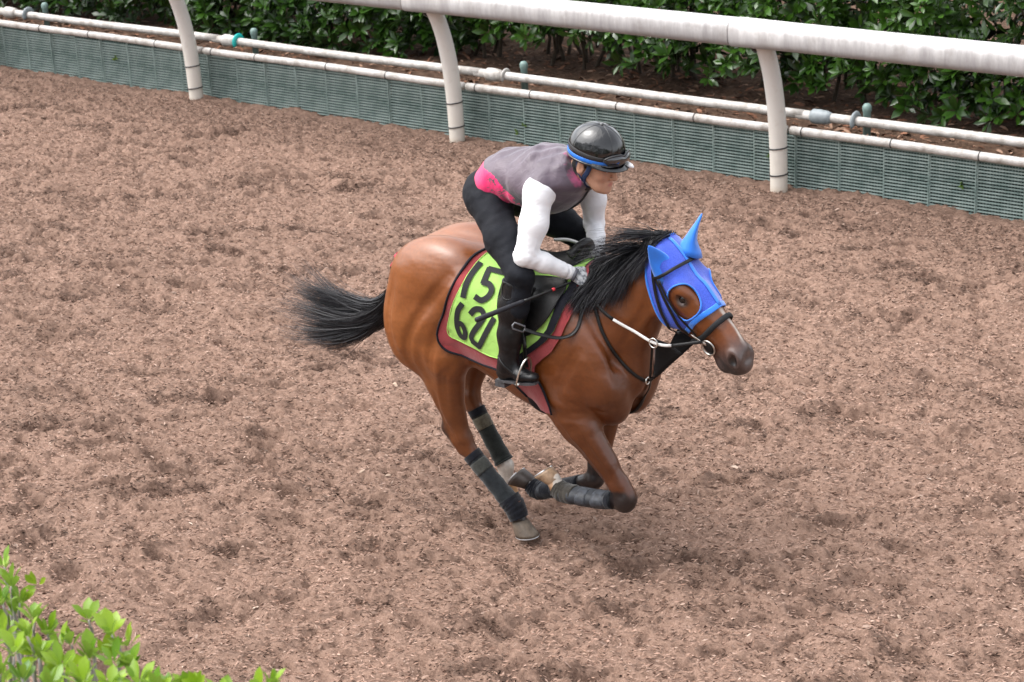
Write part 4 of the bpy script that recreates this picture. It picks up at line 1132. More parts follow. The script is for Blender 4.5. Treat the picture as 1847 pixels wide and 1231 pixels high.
for sgn in (1, -1):
    e = on_trunk([(x, sgn * t) for x, t in catmull([(a, b, 0) for a, b in rear[:-1]], 4)[:, :2]], 0.0125)
    mb = MB().add(tube(e, 0.0075, 7, flat=0.75))
    mb.build('edge_binding', bind, pad)
    e = on_trunk([(x, sgn * t) for x, t in catmull([(a, b, 0) for a, b in front[:4]], 4)[:, :2]], 0.0125)
    MB().add(tube(e, 0.006, 7, flat=0.75)).build('edge_binding', bind, pad)
nc = thing('number_cloth', 'bright lime racing number cloth with black numbers 15 and 62 below', 'number cloth', HO)
g_rear = [(-0.462, 0.0), (-0.468, 0.171), (-0.474, 0.394), (-0.489, 0.698), (-0.546, 0.998), (-0.584, 1.255), (-0.578, 1.41), (-0.53, 1.46), (-0.472, 1.504), (-0.41, 1.55), (-0.349, 1.593), (-0.29, 1.60), (-0.22, 1.60), (-0.16, 1.58)]
g_front = [(-0.131, 1.487), (-0.06, 1.30), (0.0, 1.14), (0.043, 0.98), (0.068, 0.78), (0.078, 0.584), (0.082, 0.30), (0.08, 0.0)]
out = g_rear + g_front
outl = out + [(x, -t) for x, t in reversed(out[1:-1])]
Gv, Gf = patch(outl, [], 0.035, on_trunk, 0.0175, 0.005, 3)
link('cloth', mesh_np('cloth', Gv, Gf, True, mats=[lime]), None, nc)
for sgn in (1, -1):                                        # wide black front binding
    bo = [(x + dx, sgn * t) for x, t, dx in [(0.085, 0.30, 0), (0.080, 0.584, 0), (0.070, 0.78, 0), (0.045, 0.98, 0), (0.002, 1.14, 0), (-0.058, 1.30, 0), (-0.129, 1.487, 0), (-0.124, 1.66, 0), (-0.105, 1.78, 0)]]
    bi = [(0.045, 0.30), (0.040, 0.584), (0.030, 0.78), (0.005, 0.98), (-0.040, 1.14), (-0.095, 1.285), (-0.158, 1.46), (-0.150, 1.66), (-0.128, 1.80)]
    outl2 = bo + [(x, sgn * t) for x, t in reversed(bi)]
    Bv, Bf = patch(outl2, [], 0.02, on_trunk, 0.0215)
    link('front_binding', mesh_np('front_binding', Bv, Bf, True, mats=[bind]), None, nc)
    e = on_trunk([(x, sgn * t) for x, t in catmull([(a, b, 0) for a, b in g_rear[1:]], 3)[:, :2]], 0.0185)
    MB().add(tube(e, 0.0022, 5)).build('hem', lime, nc)
def stroke(pts, width, off, smooth=True):
    q = catmull([(a, b, 0) for a, b in pts], 6)[:, :2] if smooth else np.array(densify(pts, 0.03, False))
    P = on_trunk(q, off); N = H.grad(P)
    T = np.gradient(P, axis=0); T /= np.linalg.norm(T, axis=1)[:, None]
    P[0] -= T[0] * width * 0.15; P[-1] += T[-1] * width * 0.15
    Sd = np.cross(N, T); Sd /= np.linalg.norm(Sd, axis=1)[:, None]
    V = np.vstack([P + Sd * width / 2, P - Sd * width / 2]); n = len(P)
    return V, [(i, i + 1, n + i + 1, n + i) for i in range(n - 1)]
DW = 0.0285
for nm, strokes in (('digit_one', [([(-0.456, 0.387), (-0.472, 0.827)], 0)]),
                    ('digit_five', [([(-0.318, 0.395), (-0.409, 0.405)], 0), ([(-0.404, 0.40), (-0.396, 0.60)], 0), ([(-0.398, 0.594), (-0.366, 0.588), (-0.345, 0.647), (-0.353, 0.734), (-0.381, 0.800), (-0.412, 0.785)], 1)]),
                    ('digit_six', [([(-0.476, 0.905), (-0.503, 1.009), (-0.520, 1.195), (-0.509, 1.345), (-0.483, 1.368), (-0.474, 1.271), (-0.487, 1.165), (-0.512, 1.165)], 1)]),
                    ('digit_two', [([(-0.432, 0.995), (-0.408, 0.924), (-0.375, 0.913), (-0.360, 0.99), (-0.384, 1.10), (-0.421, 1.239), (-0.438, 1.34), (-0.428, 1.42)], 1), ([(-0.434, 1.40), (-0.388, 1.472)], 0)]),
                    ('digit_zero', [([(-0.392, 1.470), (-0.345, 1.22), (-0.300, 0.983)], 0)])):
    mb = MB()
    for k, (pts, sm) in enumerate(strokes): mb.add(stroke(pts, DW, 0.0235 + 0.0012 * k, sm))
    mb.build(nm, ink, nc)

# racing saddle
sad = thing('saddle', 'small black exercise saddle strapped over the lime number cloth', 'saddle', HO)
sec = []
top = []
for x, zl, w in ((-0.40, 0.060, 0.06), (-0.385, 0.085, 0.11), (-0.33, 0.070, 0.125), (-0.25, 0.050, 0.115), (-0.15, 0.046, 0.095), (-0.06, 0.060, 0.085), (0.0, 0.088, 0.075), (0.035, 0.10, 0.05), (0.05, 0.085, 0.02)):
    base = on_trunk([(x, 0.0)], 0.02)[0]
    row = []
    for t in np.linspace(-1, 1, 13):
        p = on_trunk([(x, math.atan2(t * w, base[2] - AXZ))], 0.024)[0]
        row.append(p + np.array((0, 0, zl * (1 - abs(t) ** 2.2) * 0.75)))
    top.append(row)
top = np.array(top); m_, n_ = top.shape[:2]
ii = np.arange(m_ * n_).reshape(m_, n_)
Fq = [tuple(int(v) for v in (ii[i, j], ii[i + 1, j], ii[i + 1, j + 1], ii[i, j + 1])) for i in range(m_ - 1) for j in range(n_ - 1)]
so = link('seat', mesh_np('seat', top.reshape(-1, 3), Fq, True, mats=[leather]), None, sad)
so.modifiers.new('sub', 'SUBSURF').levels = 1; so.modifiers['sub'].render_levels = 2
for sgn in (1, -1):
    fl = [(-0.30, 0.35), (-0.29, 0.75), (-0.25, 1.05), (-0.18, 1.16), (-0.09, 1.10), (-0.01, 0.92), (0.035, 0.72), (0.045, 0.50), (0.03, 0.32)]
    Fv, Ff = patch([(x, sgn * t) for x, t in fl], [], 0.03, on_trunk, 0.030)
    link('flap', mesh_np('flap', Fv, Ff, True, mats=[leather]), None, sad)
    e = on_trunk([(x, sgn * t) for x, t in catmull([(a, b, 0) for a, b in fl], 4)[:, :2]], 0.0315)
    MB().add(tube(e, 0.0045, 6)).build('flap_edge', leather, sad)
    gp = on_trunk([(-0.135, sgn * t) for t in np.linspace(1.75, 2.95, 22)], 0.005)
    MB().add(ribbon(gp, H.grad(gp), 0.075, 0.006)).build('girth', bind, sad)
    gp = on_trunk([(-0.118 + 0.02 * (t - 1.0), sgn * t) for t in np.linspace(0.85, 1.62, 12)], 0.032)
    MB().add(ribbon(gp, H.grad(gp), 0.022, 0.005)).build('girth_strap', leather, sad)
    LX = -0.06 if sgn == 1 else -0.14; yb = -0.345 if sgn == 1 else 0.335
    P = catmull([on_trunk([(-0.10, sgn * 0.55)], 0.036)[0], (-0.11, yb * 0.90, 1.25), (LX - 0.01, yb, 1.155)], 6)
    MB().add(ribbon(P, np.tile((0, -sgn, 0.15), (len(P), 1)), 0.022, 0.005)).build('stirrup_leather', leather, sad)
    a = np.linspace(-0.25, math.pi + 0.25, 19)
    ctr = np.array((LX, yb - sgn * 0.01, 1.03 if sgn == 1 else 1.02))
    ring = [ctr + np.array((0.35 * math.sin(q) * 0.08 - 0.02, math.cos(q) * 0.050, math.sin(q) * 0.100 - 0.02)) for q in a]
    st = MB().add(tube(ring, 0.0048, 8)).build('stirrup_iron', steel, sad)
    MB().add(tube([ring[0], ring[-1]], 0.010, 8, flat=0.5)).build('tread', steel, st)
roll = MB().add(tube(catmull([(0.01, -0.085, 1.535), (0.035, -0.03, 1.575), (0.035, 0.03, 1.575), (0.01, 0.085, 1.535)], 5), 0.022, 10)).build('pommel_roll', leather, sad)
pw = fabric('white_pad_cloth', (0.78, 0.77, 0.75), 0.05)
e = catmull([(-0.20, 0.085, 1.535), (-0.14, 0.115, 1.535), (-0.08, 0.14, 1.515)], 6)
MB().add(ribbon(e, np.tile((0.0, 0.45, 0.9), (len(e), 1)), 0.05, 0.016)).build('white_pad', pw, sad)
P = catmull([(-0.02, 0.09, 1.52), (0.03, 0.11, 1.50), (0.075, 0.085, 1.50), (0.09, 0.05, 1.53)], 5)
MB().add(tube(P, 0.005, 6)).build('strap_loop', simple('tan_strap', (0.16, 0.085, 0.05), 0.6), sad)

# ------------------------------------------------------------------ blue hood
hood = thing('face_hood', 'blue stretch racing hood with ear covers and round eye openings on the horse head', 'horse hood', HO)
rearh = [(-0.045, 0.0), (-0.04, 0.6), (-0.03, 1.2), (-0.012, 1.70), (0.037, 1.95), (0.103, 2.17), (0.187, 2.38), (0.25, 2.53), (0.30, 2.62)]
fronth = [(0.372, 2.40), (0.368, 2.0), (0.362, 1.50), (0.360, 1.0), (0.361, 0.5), (0.358, 0.0)]
half = rearh + fronth
outl = half + [(s_, -p_) for s_, p_ in reversed(half[1:-1])]
eyeh = [(0.173, 1.373), (0.170, 1.12), (0.182, 0.86), (0.205, 0.68), (0.245, 0.575), (0.295, 0.645), (0.326, 0.901), (0.330, 1.39), (0.315, 1.78), (0.277, 1.84), (0.226, 1.73), (0.19, 1.58)]
eyel = [(s_, -p_) for s_, p_ in eyeh]
eyeh_s = catmull([(a, b, 0) for a, b in eyeh + eyeh[:1]], 3)[:-1, :2]
# the sheet is cut along the brow centre so that the two halves keep a smooth parameter
Hv, Hf = patch(outl, [list(map(tuple, eyeh_s)), [(a, -b) for a, b in map(tuple, eyeh_s)]], 0.028, on_head, 0.006)
hoodm = NT('blue_mesh_fabric')
hoodm.set(color=hoodm.ramp(hoodm.noise(260, 3, 0.6), (0.35, (0.012, 0.045, 0.38)), (0.65, (0.035, 0.090, 0.56))), rough=0.55, spec=0.35, sheen=0.4)
hoodm.bump(hoodm.noise(420, 2), 0.2, 0.002, hoodm.bump(hoodm.noise(24, 3, 0.5, None, 1.5), 0.22, 0.01)); hoodm = hoodm.m
trim = fabric('bright_blue_lycra', (0.024, 0.175, 0.68), 0.08, 0.5, 500, 0.1, sheen=0.3)
hv = MB().add((Hv, Hf)).build('mask', hoodm, hood)
def head_line(q, off, n=4): return on_head(catmull([(a, b, 0) for a, b in q], n)[:, :2], off)
for nm, q, wd in (('front_band', fronth + [(s_, -p_) for s_, p_ in reversed(fronth[:-1])], 0.026), ('centre_band', [(-0.03, 0.02), (0.05, 0.02), (0.15, 0.02), (0.25, 0.02), (0.35, 0.02)], 0.024)):
    P = head_line([(a - (0.012 if nm == 'front_band' else 0), b) for a, b in q], 0.0085)
    MB().add(ribbon(P, H.grad(P), wd, 0.003)).build(nm, trim, hood)
for sgn in (1, -1):
    P = head_line([(a, sgn * b) for a, b in rearh], 0.0075)
    MB().add(ribbon(P, H.grad(P), 0.012, 0.004)).build('rear_binding', trim, hood)
    P = on_head([(a, sgn * b) for a, b in list(map(tuple, eyeh_s)) + [tuple(eyeh_s[0])]], 0.0075)
    MB().add(tube(P, 0.0042, 6)).build('eye_binding', trim, hood)
def ear(base, tip, face, w):
    base = np.array(base, float); tip = np.array(tip, float); ax = tip - base; L = np.linalg.norm(ax); ax /= L
    f = np.array(face, float); f -= ax * (f @ ax); f /= np.linalg.norm(f); s_ = np.cross(ax, f)
    sec = []
    for t, k, d in ((-0.15, 1.20, 0.95), (0.0, 1.05, 0.85), (0.22, 0.90, 0.68), (0.45, 0.74, 0.56), (0.62, 0.56, 0.5), (0.78, 0.37, 0.45), (0.90, 0.23, 0.5), (0.98, 0.08, 0.6), (1.0, 0.02, 1)):
        sec.append((base + ax * L * t + f * (-0.10 * L * math.sin(t * 2.6)) * 0.35, s_, f, w * k, w * k * d))
    o = rings('ear_cover', sec, trim, hood, 20)
    V = np.array([v.co for v in o.data.vertices])
    # hollow the open side
    rel = V - base; fa = rel @ f; sa = rel @ s_; ta = (rel @ ax) / L
    dent = np.clip(fa, 0, None) * 0.75 * np.clip(1 - (sa / (w * 0.9)) ** 2, 0, 1) * np.clip(ta * 4, 0, 1) * np.clip((1 - ta) * 3, 0, 1)
    V = V - dent[:, None] * f
    o.data.vertices.foreach_set('co', V.astype(np.float32).ravel()); o.data.update()
ear((0.535, -0.084, 1.558), (0.512, -0.172, 1.688), (0.55, -0.6, 0.2), 0.056)
ear((0.575, 0.065, 1.625), (0.622, 0.100, 1.780), (0.8, 0.35, -0.2), 0.058)

# ------------------------------------------------------------------ bridle, bit and reins
bridle = thing('bridle', 'black leather bridle with steel ring bit and reins over the blue hood', 'bridle', HO)
for sgn in (1, -1):
    for nm, q, wd in (('crown_strap', [(0.050, 1.46), (0.085, 1.68), (0.148, 1.98), (0.22, 2.22), (0.288, 2.43), (0.33, 2.75), (0.34, 3.14)], 0.019),
                      ('cheek_strap', [(0.09, 1.55), (0.167, 1.70), (0.248, 1.90), (0.327, 2.20), (0.375, 2.40)], 0.017),
                      ('noseband_strap', [(0.106, 1.45), (0.215, 1.64), (0.311, 1.86), (0.40, 2.05)], 0.013)):
        P = head_line([(a, sgn * b) for a, b in q], 0.0135 if nm != 'noseband_strap' else 0.0115, 6)
        MB().add(ribbon(P, H.grad(P), wd, 0.005)).build(nm, leather, bridle)
P = head_line([(0.085, 1.66), (0.103, 1.15), (0.107, 0.667), (0.108, 0.092), (0.107, -0.667), (0.103, -1.15), (0.085, -1.66)], 0.0165, 6)
MB().add(ribbon(P, H.grad(P), 0.016, 0.005)).build('browband', leather, bridle)
q = [(0.418, a) for a in np.linspace(0, 2 * math.pi, 25)]
P = on_head([(0.415 - 0.008 * math.cos(a * 2), a) for _, a in q], 0.009)
MB().add(ribbon(P, H.grad(P), 0.026, 0.011)).build('noseband', fabric('noseband_fleece', (0.016, 0.017, 0.019), 0.2, 0.8), bridle)
q = [(0.50, a) for a in np.linspace(1.75, 2 * math.pi - 1.75, 17)]
P = on_head(q, 0.008)
MB().add(ribbon(P, H.grad(P), 0.018, 0.006)).build('chin_strap', leather, bridle)
for sgn in (1, -1):
    c_ = on_head([(0.475, sgn * 1.95)], 0.013)[0]; n_ = H.grad(c_[None])[0]
    u = HD - n_ * (HD @ n_); u /= np.linalg.norm(u); v = np.cross(n_, u)
    a = np.linspace(0, 2 * math.pi, 29)
    MB().add(tube([c_ + (u * math.cos(q) + v * math.sin(q)) * 0.036 for q in a], 0.0042, 8, caps=False)).build('bit_ring', steel, bridle)
    rings('bit_guard', [(c_ - n_ * 0.006, u, v, 0.027, 0.027), (c_ - n_ * 0.001, u, v, 0.029, 0.029), (c_ + n_ * 0.002, u, v, 0.022, 0.022)], leather, bridle, 18)
    P = catmull([c_ - u * 0.034, c_ - u * 0.02 + v * sgn * 0.0 + n_ * 0.002, on_head([(0.38, sgn * 2.25)], 0.014)[0]], 5)
    MB().add(ribbon(P, np.tile(n_, (len(P), 1)), 0.012, 0.004)).build('cheek_hook', steel, bridle)
    # reins: leather, a white tape length, then leather back to the hand
    if sgn == 1:
        RP = catmull([c_ - u * 0.036, (0.545, -0.135, 1.215), (0.40, -0.150, 1.262), (0.275, -0.168, 1.318), (0.19, -0.155, 1.375), (0.115, -0.10, 1.435)], 8)
    else:
        RP = catmull([c_ - u * 0.036, (0.53, 0.12, 1.25), (0.36, 0.135, 1.36), (0.22, 0.115, 1.45), (0.10, 0.075, 1.462)], 8)
    nrm = np.tile((0, -sgn, 0.3), (len(RP), 1))
    n1 = int(len(RP) * 0.17); n2 = int(len(RP) * 0.55)
    whitet = simple('white_tape', (0.58, 0.57, 0.55), 0.6)
    for nm, i0, i1, mt in (('rein', 0, n1 + 1, leather), ('rein_tape', n1, n2 + 1, whitet), ('rein', n2, len(RP), leather)):
        MB().add(ribbon(RP[i0:i1], nrm[i0:i1], 0.017 if mt is leather else 0.014, 0.006)).build(nm, mt, bridle)
    if sgn == 1:
        a = np.linspace(0, 2 * math.pi, 21); cr = RP[int(len(RP) * 0.26)]
        MB().add(tube([cr + np.array((math.cos(q) * 0.022, -0.004, math.sin(q) * 0.022)) for q in a], 0.003, 6, caps=False)).build('martingale_ring', steel, bridle)
MB().add(tube([on_head([(0.475, 1.95)], 0.012)[0], on_head([(0.475, -1.95)], 0.012)[0]], 0.006, 8)).build('mouthpiece', steel, bridle)

# breast strap, bib martingale and the loose strap end
mart = thing('martingale', 'black breast strap with a triangular bib hanging below the reins', 'martingale', HO)
bp = [(0.165, -0.150, 1.38), (0.194, -0.150, 1.322), (0.23, -0.157, 1.238), (0.283, -0.128, 1.117), (0.335, -0.086, 1.033), (0.372, -0.03, 0.973)]
MB().add(strap(bp, 0.016, 0.006, 0.006)).build('neck_strap', leather, mart)
MB().add(strap(mirror(bp), 0.016, 0.006, 0.006)).build('neck_strap', leather, mart)
MB().add(strap([(0.378, 0.0, 0.975), (0.355, 0.03, 0.90), (0.30, 0.03, 0.80), (0.24, 0.02, 0.75), (0.10, 0.0, 0.70), (-0.10, 0.0, 0.695)], 0.022, 0.007, 0.006)).build('chest_strap', leather, mart)
rg = np.linspace(0, 2 * math.pi, 19)
MB().add(tube([np.array((0.390, -0.028 + math.cos(q) * 0.016, 0.975 + math.sin(q) * 0.016)) for q in rg], 0.0035, 6, caps=False)).build('breast_ring', steel, mart)
A = np.array((0.505, -0.125, 1.235)); B_ = np.array((0.625, -0.085, 1.17)); T_ = np.array((0.445, -0.055, 1.005)); A2 = np.array((0.50, 0.10, 1.25)); B2 = np.array((0.60, 0.085, 1.18))
def tri_sheet(a, b, c, n=7, bul=0.02):
    V = []; F = []; idx = {}
    nr = np.cross(b - a, c - a); nr /= np.linalg.norm(nr)
    for i in range(n + 1):
        for j in range(n + 1 - i):
            u, v = i / n, j / n
            idx[(i, j)] = len(V); V.append(a + (b - a) * u + (c - a) * v + nr * bul * math.sin(u * 3.1) * math.sin((1 - v) * 2.5))
    for i in range(n):
        for j in range(n - i):
            F.append((idx[(i, j)], idx[(i + 1, j)], idx[(i, j + 1)]))
            if (i + 1, j + 1) in idx and i + j + 2 <= n: F.append((idx[(i + 1, j)], idx[(i + 1, j + 1)], idx[(i, j + 1)]))
    return np.array(V), F
bib = MB().add(tri_sheet(A, B_, T_)).add(tri_sheet(B2, A2, T_ + (0, 0.02, 0))).build('bib', fabric('bib_leather', (0.008, 0.008, 0.009), 0.2, 0.8), mart)
sm_ = bib.modifiers.new('solid', 'SOLIDIFY'); sm_.thickness = 0.004
P = catmull([(0.470, -0.10, 1.20), (0.435, -0.06, 1.10), (0.405, -0.03, 0.99)], 6)
MB().add(ribbon(P, np.tile((0.3, -1, 0), (len(P), 1)), 0.012, 0.004)).build('connecting_strap', leather, mart)
P = catmull([T_ + (0, 0, 0.01), (0.41, -0.035, 0.985), (0.392, -0.028, 0.978)], 4)
MB().add(ribbon(P, np.tile((0.3, -1, 0), (len(P), 1)), 0.014, 0.005)).build('bib_strap', leather, mart)

loose = thing('loose_strap', 'loose black strap looping back past the boot with its buckle end flying', 'strap', HO)
P = catmull([(0.137, -0.17, 1.379), (0.145, -0.2, 1.29), (0.134, -0.24, 1.233), (0.091, -0.29, 1.215), (0.026, -0.35, 1.238), (-0.033, -0.395, 1.268)], 7)
MB().add(ribbon(P, np.tile((0.1, -0.6, 0.8), (len(P), 1)), 0.020, 0.006)).build('strap', leather, loose)
e = P[-1]; d_ = (P[-1] - P[-2]) / np.linalg.norm(P[-1] - P[-2]); w_ = np.array((0.1, 0.5, 0.8)); w_ -= d_ * (w_ @ d_); w_ /= np.linalg.norm(w_)
MB().add(tube([e + d_ * a + w_ * b for a, b in ((0, -.014), (0.05, -.014), (0.056, 0), (0.05, .014), (0, .014), (-0.004, 0), (0, -.014))], 0.0045, 6)).build('buckle', simple('dull_buckle', (0.13, 0.13, 0.14), 0.4, metal=0.6), loose)

whip = thing('whip', 'thin black riding whip with a red band pointing back across the boot', 'whip', HO)
W0 = np.array((0.099, -0.2, 1.457)); W1 = np.array((-0.097, -0.66, 1.383))
wl = lambda t: W0 + (W1 - W0) * t
MB().add(tube([wl(t) for t in (0, 0.3, 0.46, 0.5)], [0.0055, 0.006, 0.007, 0.0075], 8)).build('shaft', leather, whip)
MB().add(tube([wl(t) for t in (0.5, 0.52, 0.96, 0.99, 1.0)], [0.008, 0.0105, 0.0125, 0.0125, 0.010], 10)).build('padded_end', fabric('whip_padding', (0.015, 0.015, 0.019), 0.3, 0.5), whip)
MB().add(tube([wl(t) for t in (0.175, 0.20)], [0.0078, 0.0078], 8)).build('red_band', simple('red_tape', (0.45, 0.02, 0.03), 0.5), whip)

# ------------------------------------------------------------------ leg wraps
def wrap(name, label, pts, rad, turns, mat, tape=None, extra=None):
    t_ = thing(name, label, 'leg wrap', HO, 'wraps on the horse legs')
    C_ = catmull(pts, 16); n = len(C_)
    s_ = np.linspace(0, 1, n)
    R_ = np.array([np.interp(s_, np.linspace(0, 1, len(rad)), [r[i] for r in rad]) for i in (0, 1)]).T
    R_ = R_ * (1 + 0.035 * (1 - (s_ * turns) % 1.0))[:, None]
    VV, FF = tube(C_, R_, 22, up=(0, 1, 0))
    ang = np.tile(np.arange(22), n) / 22 * 6.283
    V0 = VV - np.repeat(C_, 22, 0)
    VV = np.repeat(C_, 22, 0) + V0 * (1 + 0.02 * np.sin(ang * 2 + np.repeat(s_, 22) * 30) + 0.012 * rng.normal(size=len(VV)))[:, None]
    MB().add((VV, FF)).build('bandage', mat, t_)
    for a, b, mt, nm, gr in (tape or []):
        i0, i1 = int(a * (n - 1)), int(b * (n - 1)) + 1
        MB().add(tube(C_[i0:i1], R_[i0:i1] * gr, 22, up=(0, 1, 0))).build(nm, mt, t_)
    return t_
def wool(name, c): 
    m = NT(name); m.set(color=m.ramp(m.noise(35, 5, 0.7), (0.3, tuple(x * 0.6 for x in c)), (0.7, tuple(x * 1.4 for x in c))), rough=0.95, spec=0.15, sheen=0.2)
    mp_ = m.noise(130, 3, 0.7); b = m.bump(mp_, 0.5, 0.004); return m.m
char = wool('charcoal_bandage', (0.014, 0.017, 0.0195)); olive = wool('olive_charcoal_bandage', (0.017, 0.0195, 0.0175)); navy = wool('navy_black_bandage', (0.006, 0.007, 0.011))
tape1 = wool('grey_tape', (0.038, 0.040, 0.036)); tape2 = wool('khaki_tape', (0.105, 0.094, 0.068)); neop = simple('slate_neoprene', (0.014, 0.017, 0.023), 0.6, 0.35, 25, bump=0.3)
brownw = wool('muddy_boot_cuff', (0.034, 0.030, 0.025)); greyst = simple('scuffed_strap', (0.030, 0.034, 0.043), 0.6, 0.7, 45)
wrap('leg_wrap', 'charcoal bandage on the near hind leg reaching lowest to the ground', [(-0.612, -0.123, 0.418), (-0.51, -0.113, 0.310), (-0.42, -0.105, 0.220), (-0.388, -0.102, 0.195)], [(0.044, 0.047), (0.042, 0.046), (0.044, 0.050), (0.050, 0.056)], 7, char,
     [(0.0, 0.09, navy, 'cuff', 1.03), (0.12, 0.27, tape1, 'tape', 1.035)])
wrap('pastern_wrap', 'dark navy pastern wrap just above the lowest brown hoof', [(-0.408, -0.102, 0.216), (-0.374, -0.10, 0.176), (-0.350, -0.10, 0.122)], [(0.052, 0.060), (0.051, 0.057), (0.047, 0.050)], 3, navy)
wrap('leg_wrap', 'olive charcoal bandage on the far hind leg above its white fetlock', [(-0.768, 0.12, 0.540), (-0.69, 0.12, 0.418), (-0.62, 0.12, 0.310), (-0.602, 0.12, 0.283)], [(0.042, 0.046), (0.041, 0.045), (0.043, 0.049), (0.049, 0.055)], 7, olive,
     [(0.0, 0.09, navy, 'cuff', 1.03), (0.12, 0.26, tape2, 'tape', 1.035)])
wrap('fore_boot', 'slate boot strapped round the folded near foreleg behind the knee', [(0.262, -0.147, 0.388), (0.19, -0.145, 0.370), (0.06, -0.14, 0.355), (-0.035, -0.135, 0.347)], [(0.041, 0.052), (0.041, 0.056), (0.042, 0.056), (0.043, 0.054)], 1, neop,
     [(0.02, 0.14, navy, 'cuff', 1.04), (0.20, 0.42, greyst, 'strap', 1.03), (0.50, 0.66, greyst, 'strap', 1.03)])
wrap('fetlock_wrap', 'muddy brown fetlock wrap on the folded near foreleg beside the tan hoof', [(0.03, -0.138, 0.352), (-0.04, -0.134, 0.348), (-0.082, -0.131, 0.362)], [(0.045, 0.055), (0.046, 0.056), (0.044, 0.048)], 2, brownw)
wrap('fore_boot', 'black boot round the folded far foreleg half hidden behind the near one', [(-0.11, 0.10, 0.290), (-0.20, 0.10, 0.250), (-0.33, 0.10, 0.197), (-0.372, 0.10, 0.187)], [(0.041, 0.052), (0.041, 0.055), (0.042, 0.055), (0.046, 0.052)], 1, navy,
     [(0.35, 0.5, neop, 'strap', 1.03), (0.68, 0.8, neop, 'strap', 1.03)])
wrap('fetlock_wrap', 'dark navy fetlock wrap on the folded far foreleg beside its upturned hoof', [(-0.36, 0.10, 0.189), (-0.39, 0.10, 0.190), (-0.42, 0.10, 0.208)], [(0.046, 0.050), (0.044, 0.049), (0.043, 0.045)], 2, navy)

# soil thrown up behind the hooves
cl = MB()
r_ = np.random.default_rng(21)
for k in range(70):
    t = r_.random() ** 0.7
    p = np.array((-0.42 - 0.30 * t + r_.normal(0, 0.07), -0.10 + r_.normal(0, 0.09), 0.03 + 0.22 * r_.random() * (0.3 + t))) + np.array(HO)
    s_ = r_.uniform(0.003, 0.011)
    V = np.array([(1, 0, 0), (-1, 0, 0), (0, 1, 0), (0, -1, 0), (0, 0, 1), (0, 0, -1)]) * s_ * r_.uniform(0.5, 1.3, (6, 3))
    cl.add((V + p, [(0, 2, 4), (2, 1, 4), (1, 3, 4), (3, 0, 4), (2, 0, 5), (1, 2, 5), (3, 1, 5), (0, 3, 5)]))
tag(cl.build('thrown_soil', simple('thrown_soil_mat', (0.14, 0.088, 0.064), 0.95, 0.4, 60), None, smooth=False), kind='stuff')

# ------------------------------------------------------------------ mane and tail
def hair(name, curves, mat, parent, w0, seed):
    r = np.random.default_rng(seed)
    V, F, tone, n = [], [], [], 0
    for P in curves:
        k = len(P); T = np.gradient(P, axis=0); T /= np.linalg.norm(T, axis=1)[:, None] + 1e-9
        a = r.normal(size=3); sd = np.cross(T, a); sd /= np.linalg.norm(sd, axis=1)[:, None] + 1e-9
        w = w0 * r.uniform(0.6, 1.3) * np.interp(np.linspace(0, 1, k), [0, 0.6, 1], [1, 0.8, 0.15])[:, None]
        V.append(P + sd * w); V.append(P - sd * w)
        F += [(n + i, n + i + 1, n + k + i + 1, n + k + i) for i in range(k - 1)]
        tone.append(np.tile(np.linspace(0, 1, k), 2) * r.uniform(0.5, 1.2) * (0.6 + 0.8 * r.random())); n += 2 * k
    me = mesh_np(name, np.vstack(V), np.array(F), True, attrs={'tone': np.clip(np.concatenate(tone), 0, 1.3)}, mats=[mat])
    return link(name, me, None, parent)
hairm = NT('black_hair')
hairm.set(color=hairm.mix(hairm.attr('tone').outputs['Fac'], (0.0022, 0.0022, 0.0032), (0.013, 0.0125, 0.017)), rough=0.45, spec=0.35, sheen=0.05)
hairm = hairm.m
r_ = np.random.default_rng(11)
cur = []
xs = np.concatenate([r_.uniform(0.13, 0.50, 4700), r_.uniform(0.32, 0.50, 800)])
O_ = np.stack([xs, r_.normal(0, 0.014, len(xs)), np.full(len(xs), 1.95)], 1)
root, hit = H.cast(O_, np.tile((0.0, 0, -1.0), (len(xs), 1)), 0.0, far=0.8, n=200)
for i, p in enumerate(root):
    if not hit[i]: continue
    cl = vnoise(np.array(p[0] * 26), np.array(0.0), 91) - 0.5               # locks
    fly = p[0] > 0.30 and r_.random() < 0.13
    L = r_.uniform(0.20, 0.32) * (0.8 if p[0] > 0.42 else 1.0)
    far_side = r_.random() < 0.05
    lift = r_.uniform(0.0, 0.22) + (0.45 if fly else 0) + 0.2 * cl
    rear_ = float(np.clip((0.34 - p[0]) / 0.2, 0, 1))
    sidev = (-1 if not far_side else 0.8) * r_.uniform(0.5, 0.95) * (1 + 0.5 * rear_) + 0.3 * cl
    backv = (-r_.uniform(0.35, 0.85) - 0.4 * cl) * (1 - 0.25 * rear_) - (0.3 if fly and not rear_ else 0)
    pts = [p.copy()]; d = np.array((backv * 0.18, sidev * 1.0, lift * 0.7 - 0.45 + (0.6 if fly else 0))); d /= np.linalg.norm(d)
    tgt = np.array((backv * 0.85, sidev * 0.55, -0.95 if not fly else -0.25)) + r_.normal(0, 0.10, 3); tgt /= np.linalg.norm(tgt)
    q = p.copy()
    for k in range(11):
        d = d + (tgt - d) * 0.24 + r_.normal(0, 0.03, 3); d /= np.linalg.norm(d)
        q = q + d * L / 11; pts.append(q)
    cur.append(np.array(pts))
A_ = np.array(cur)
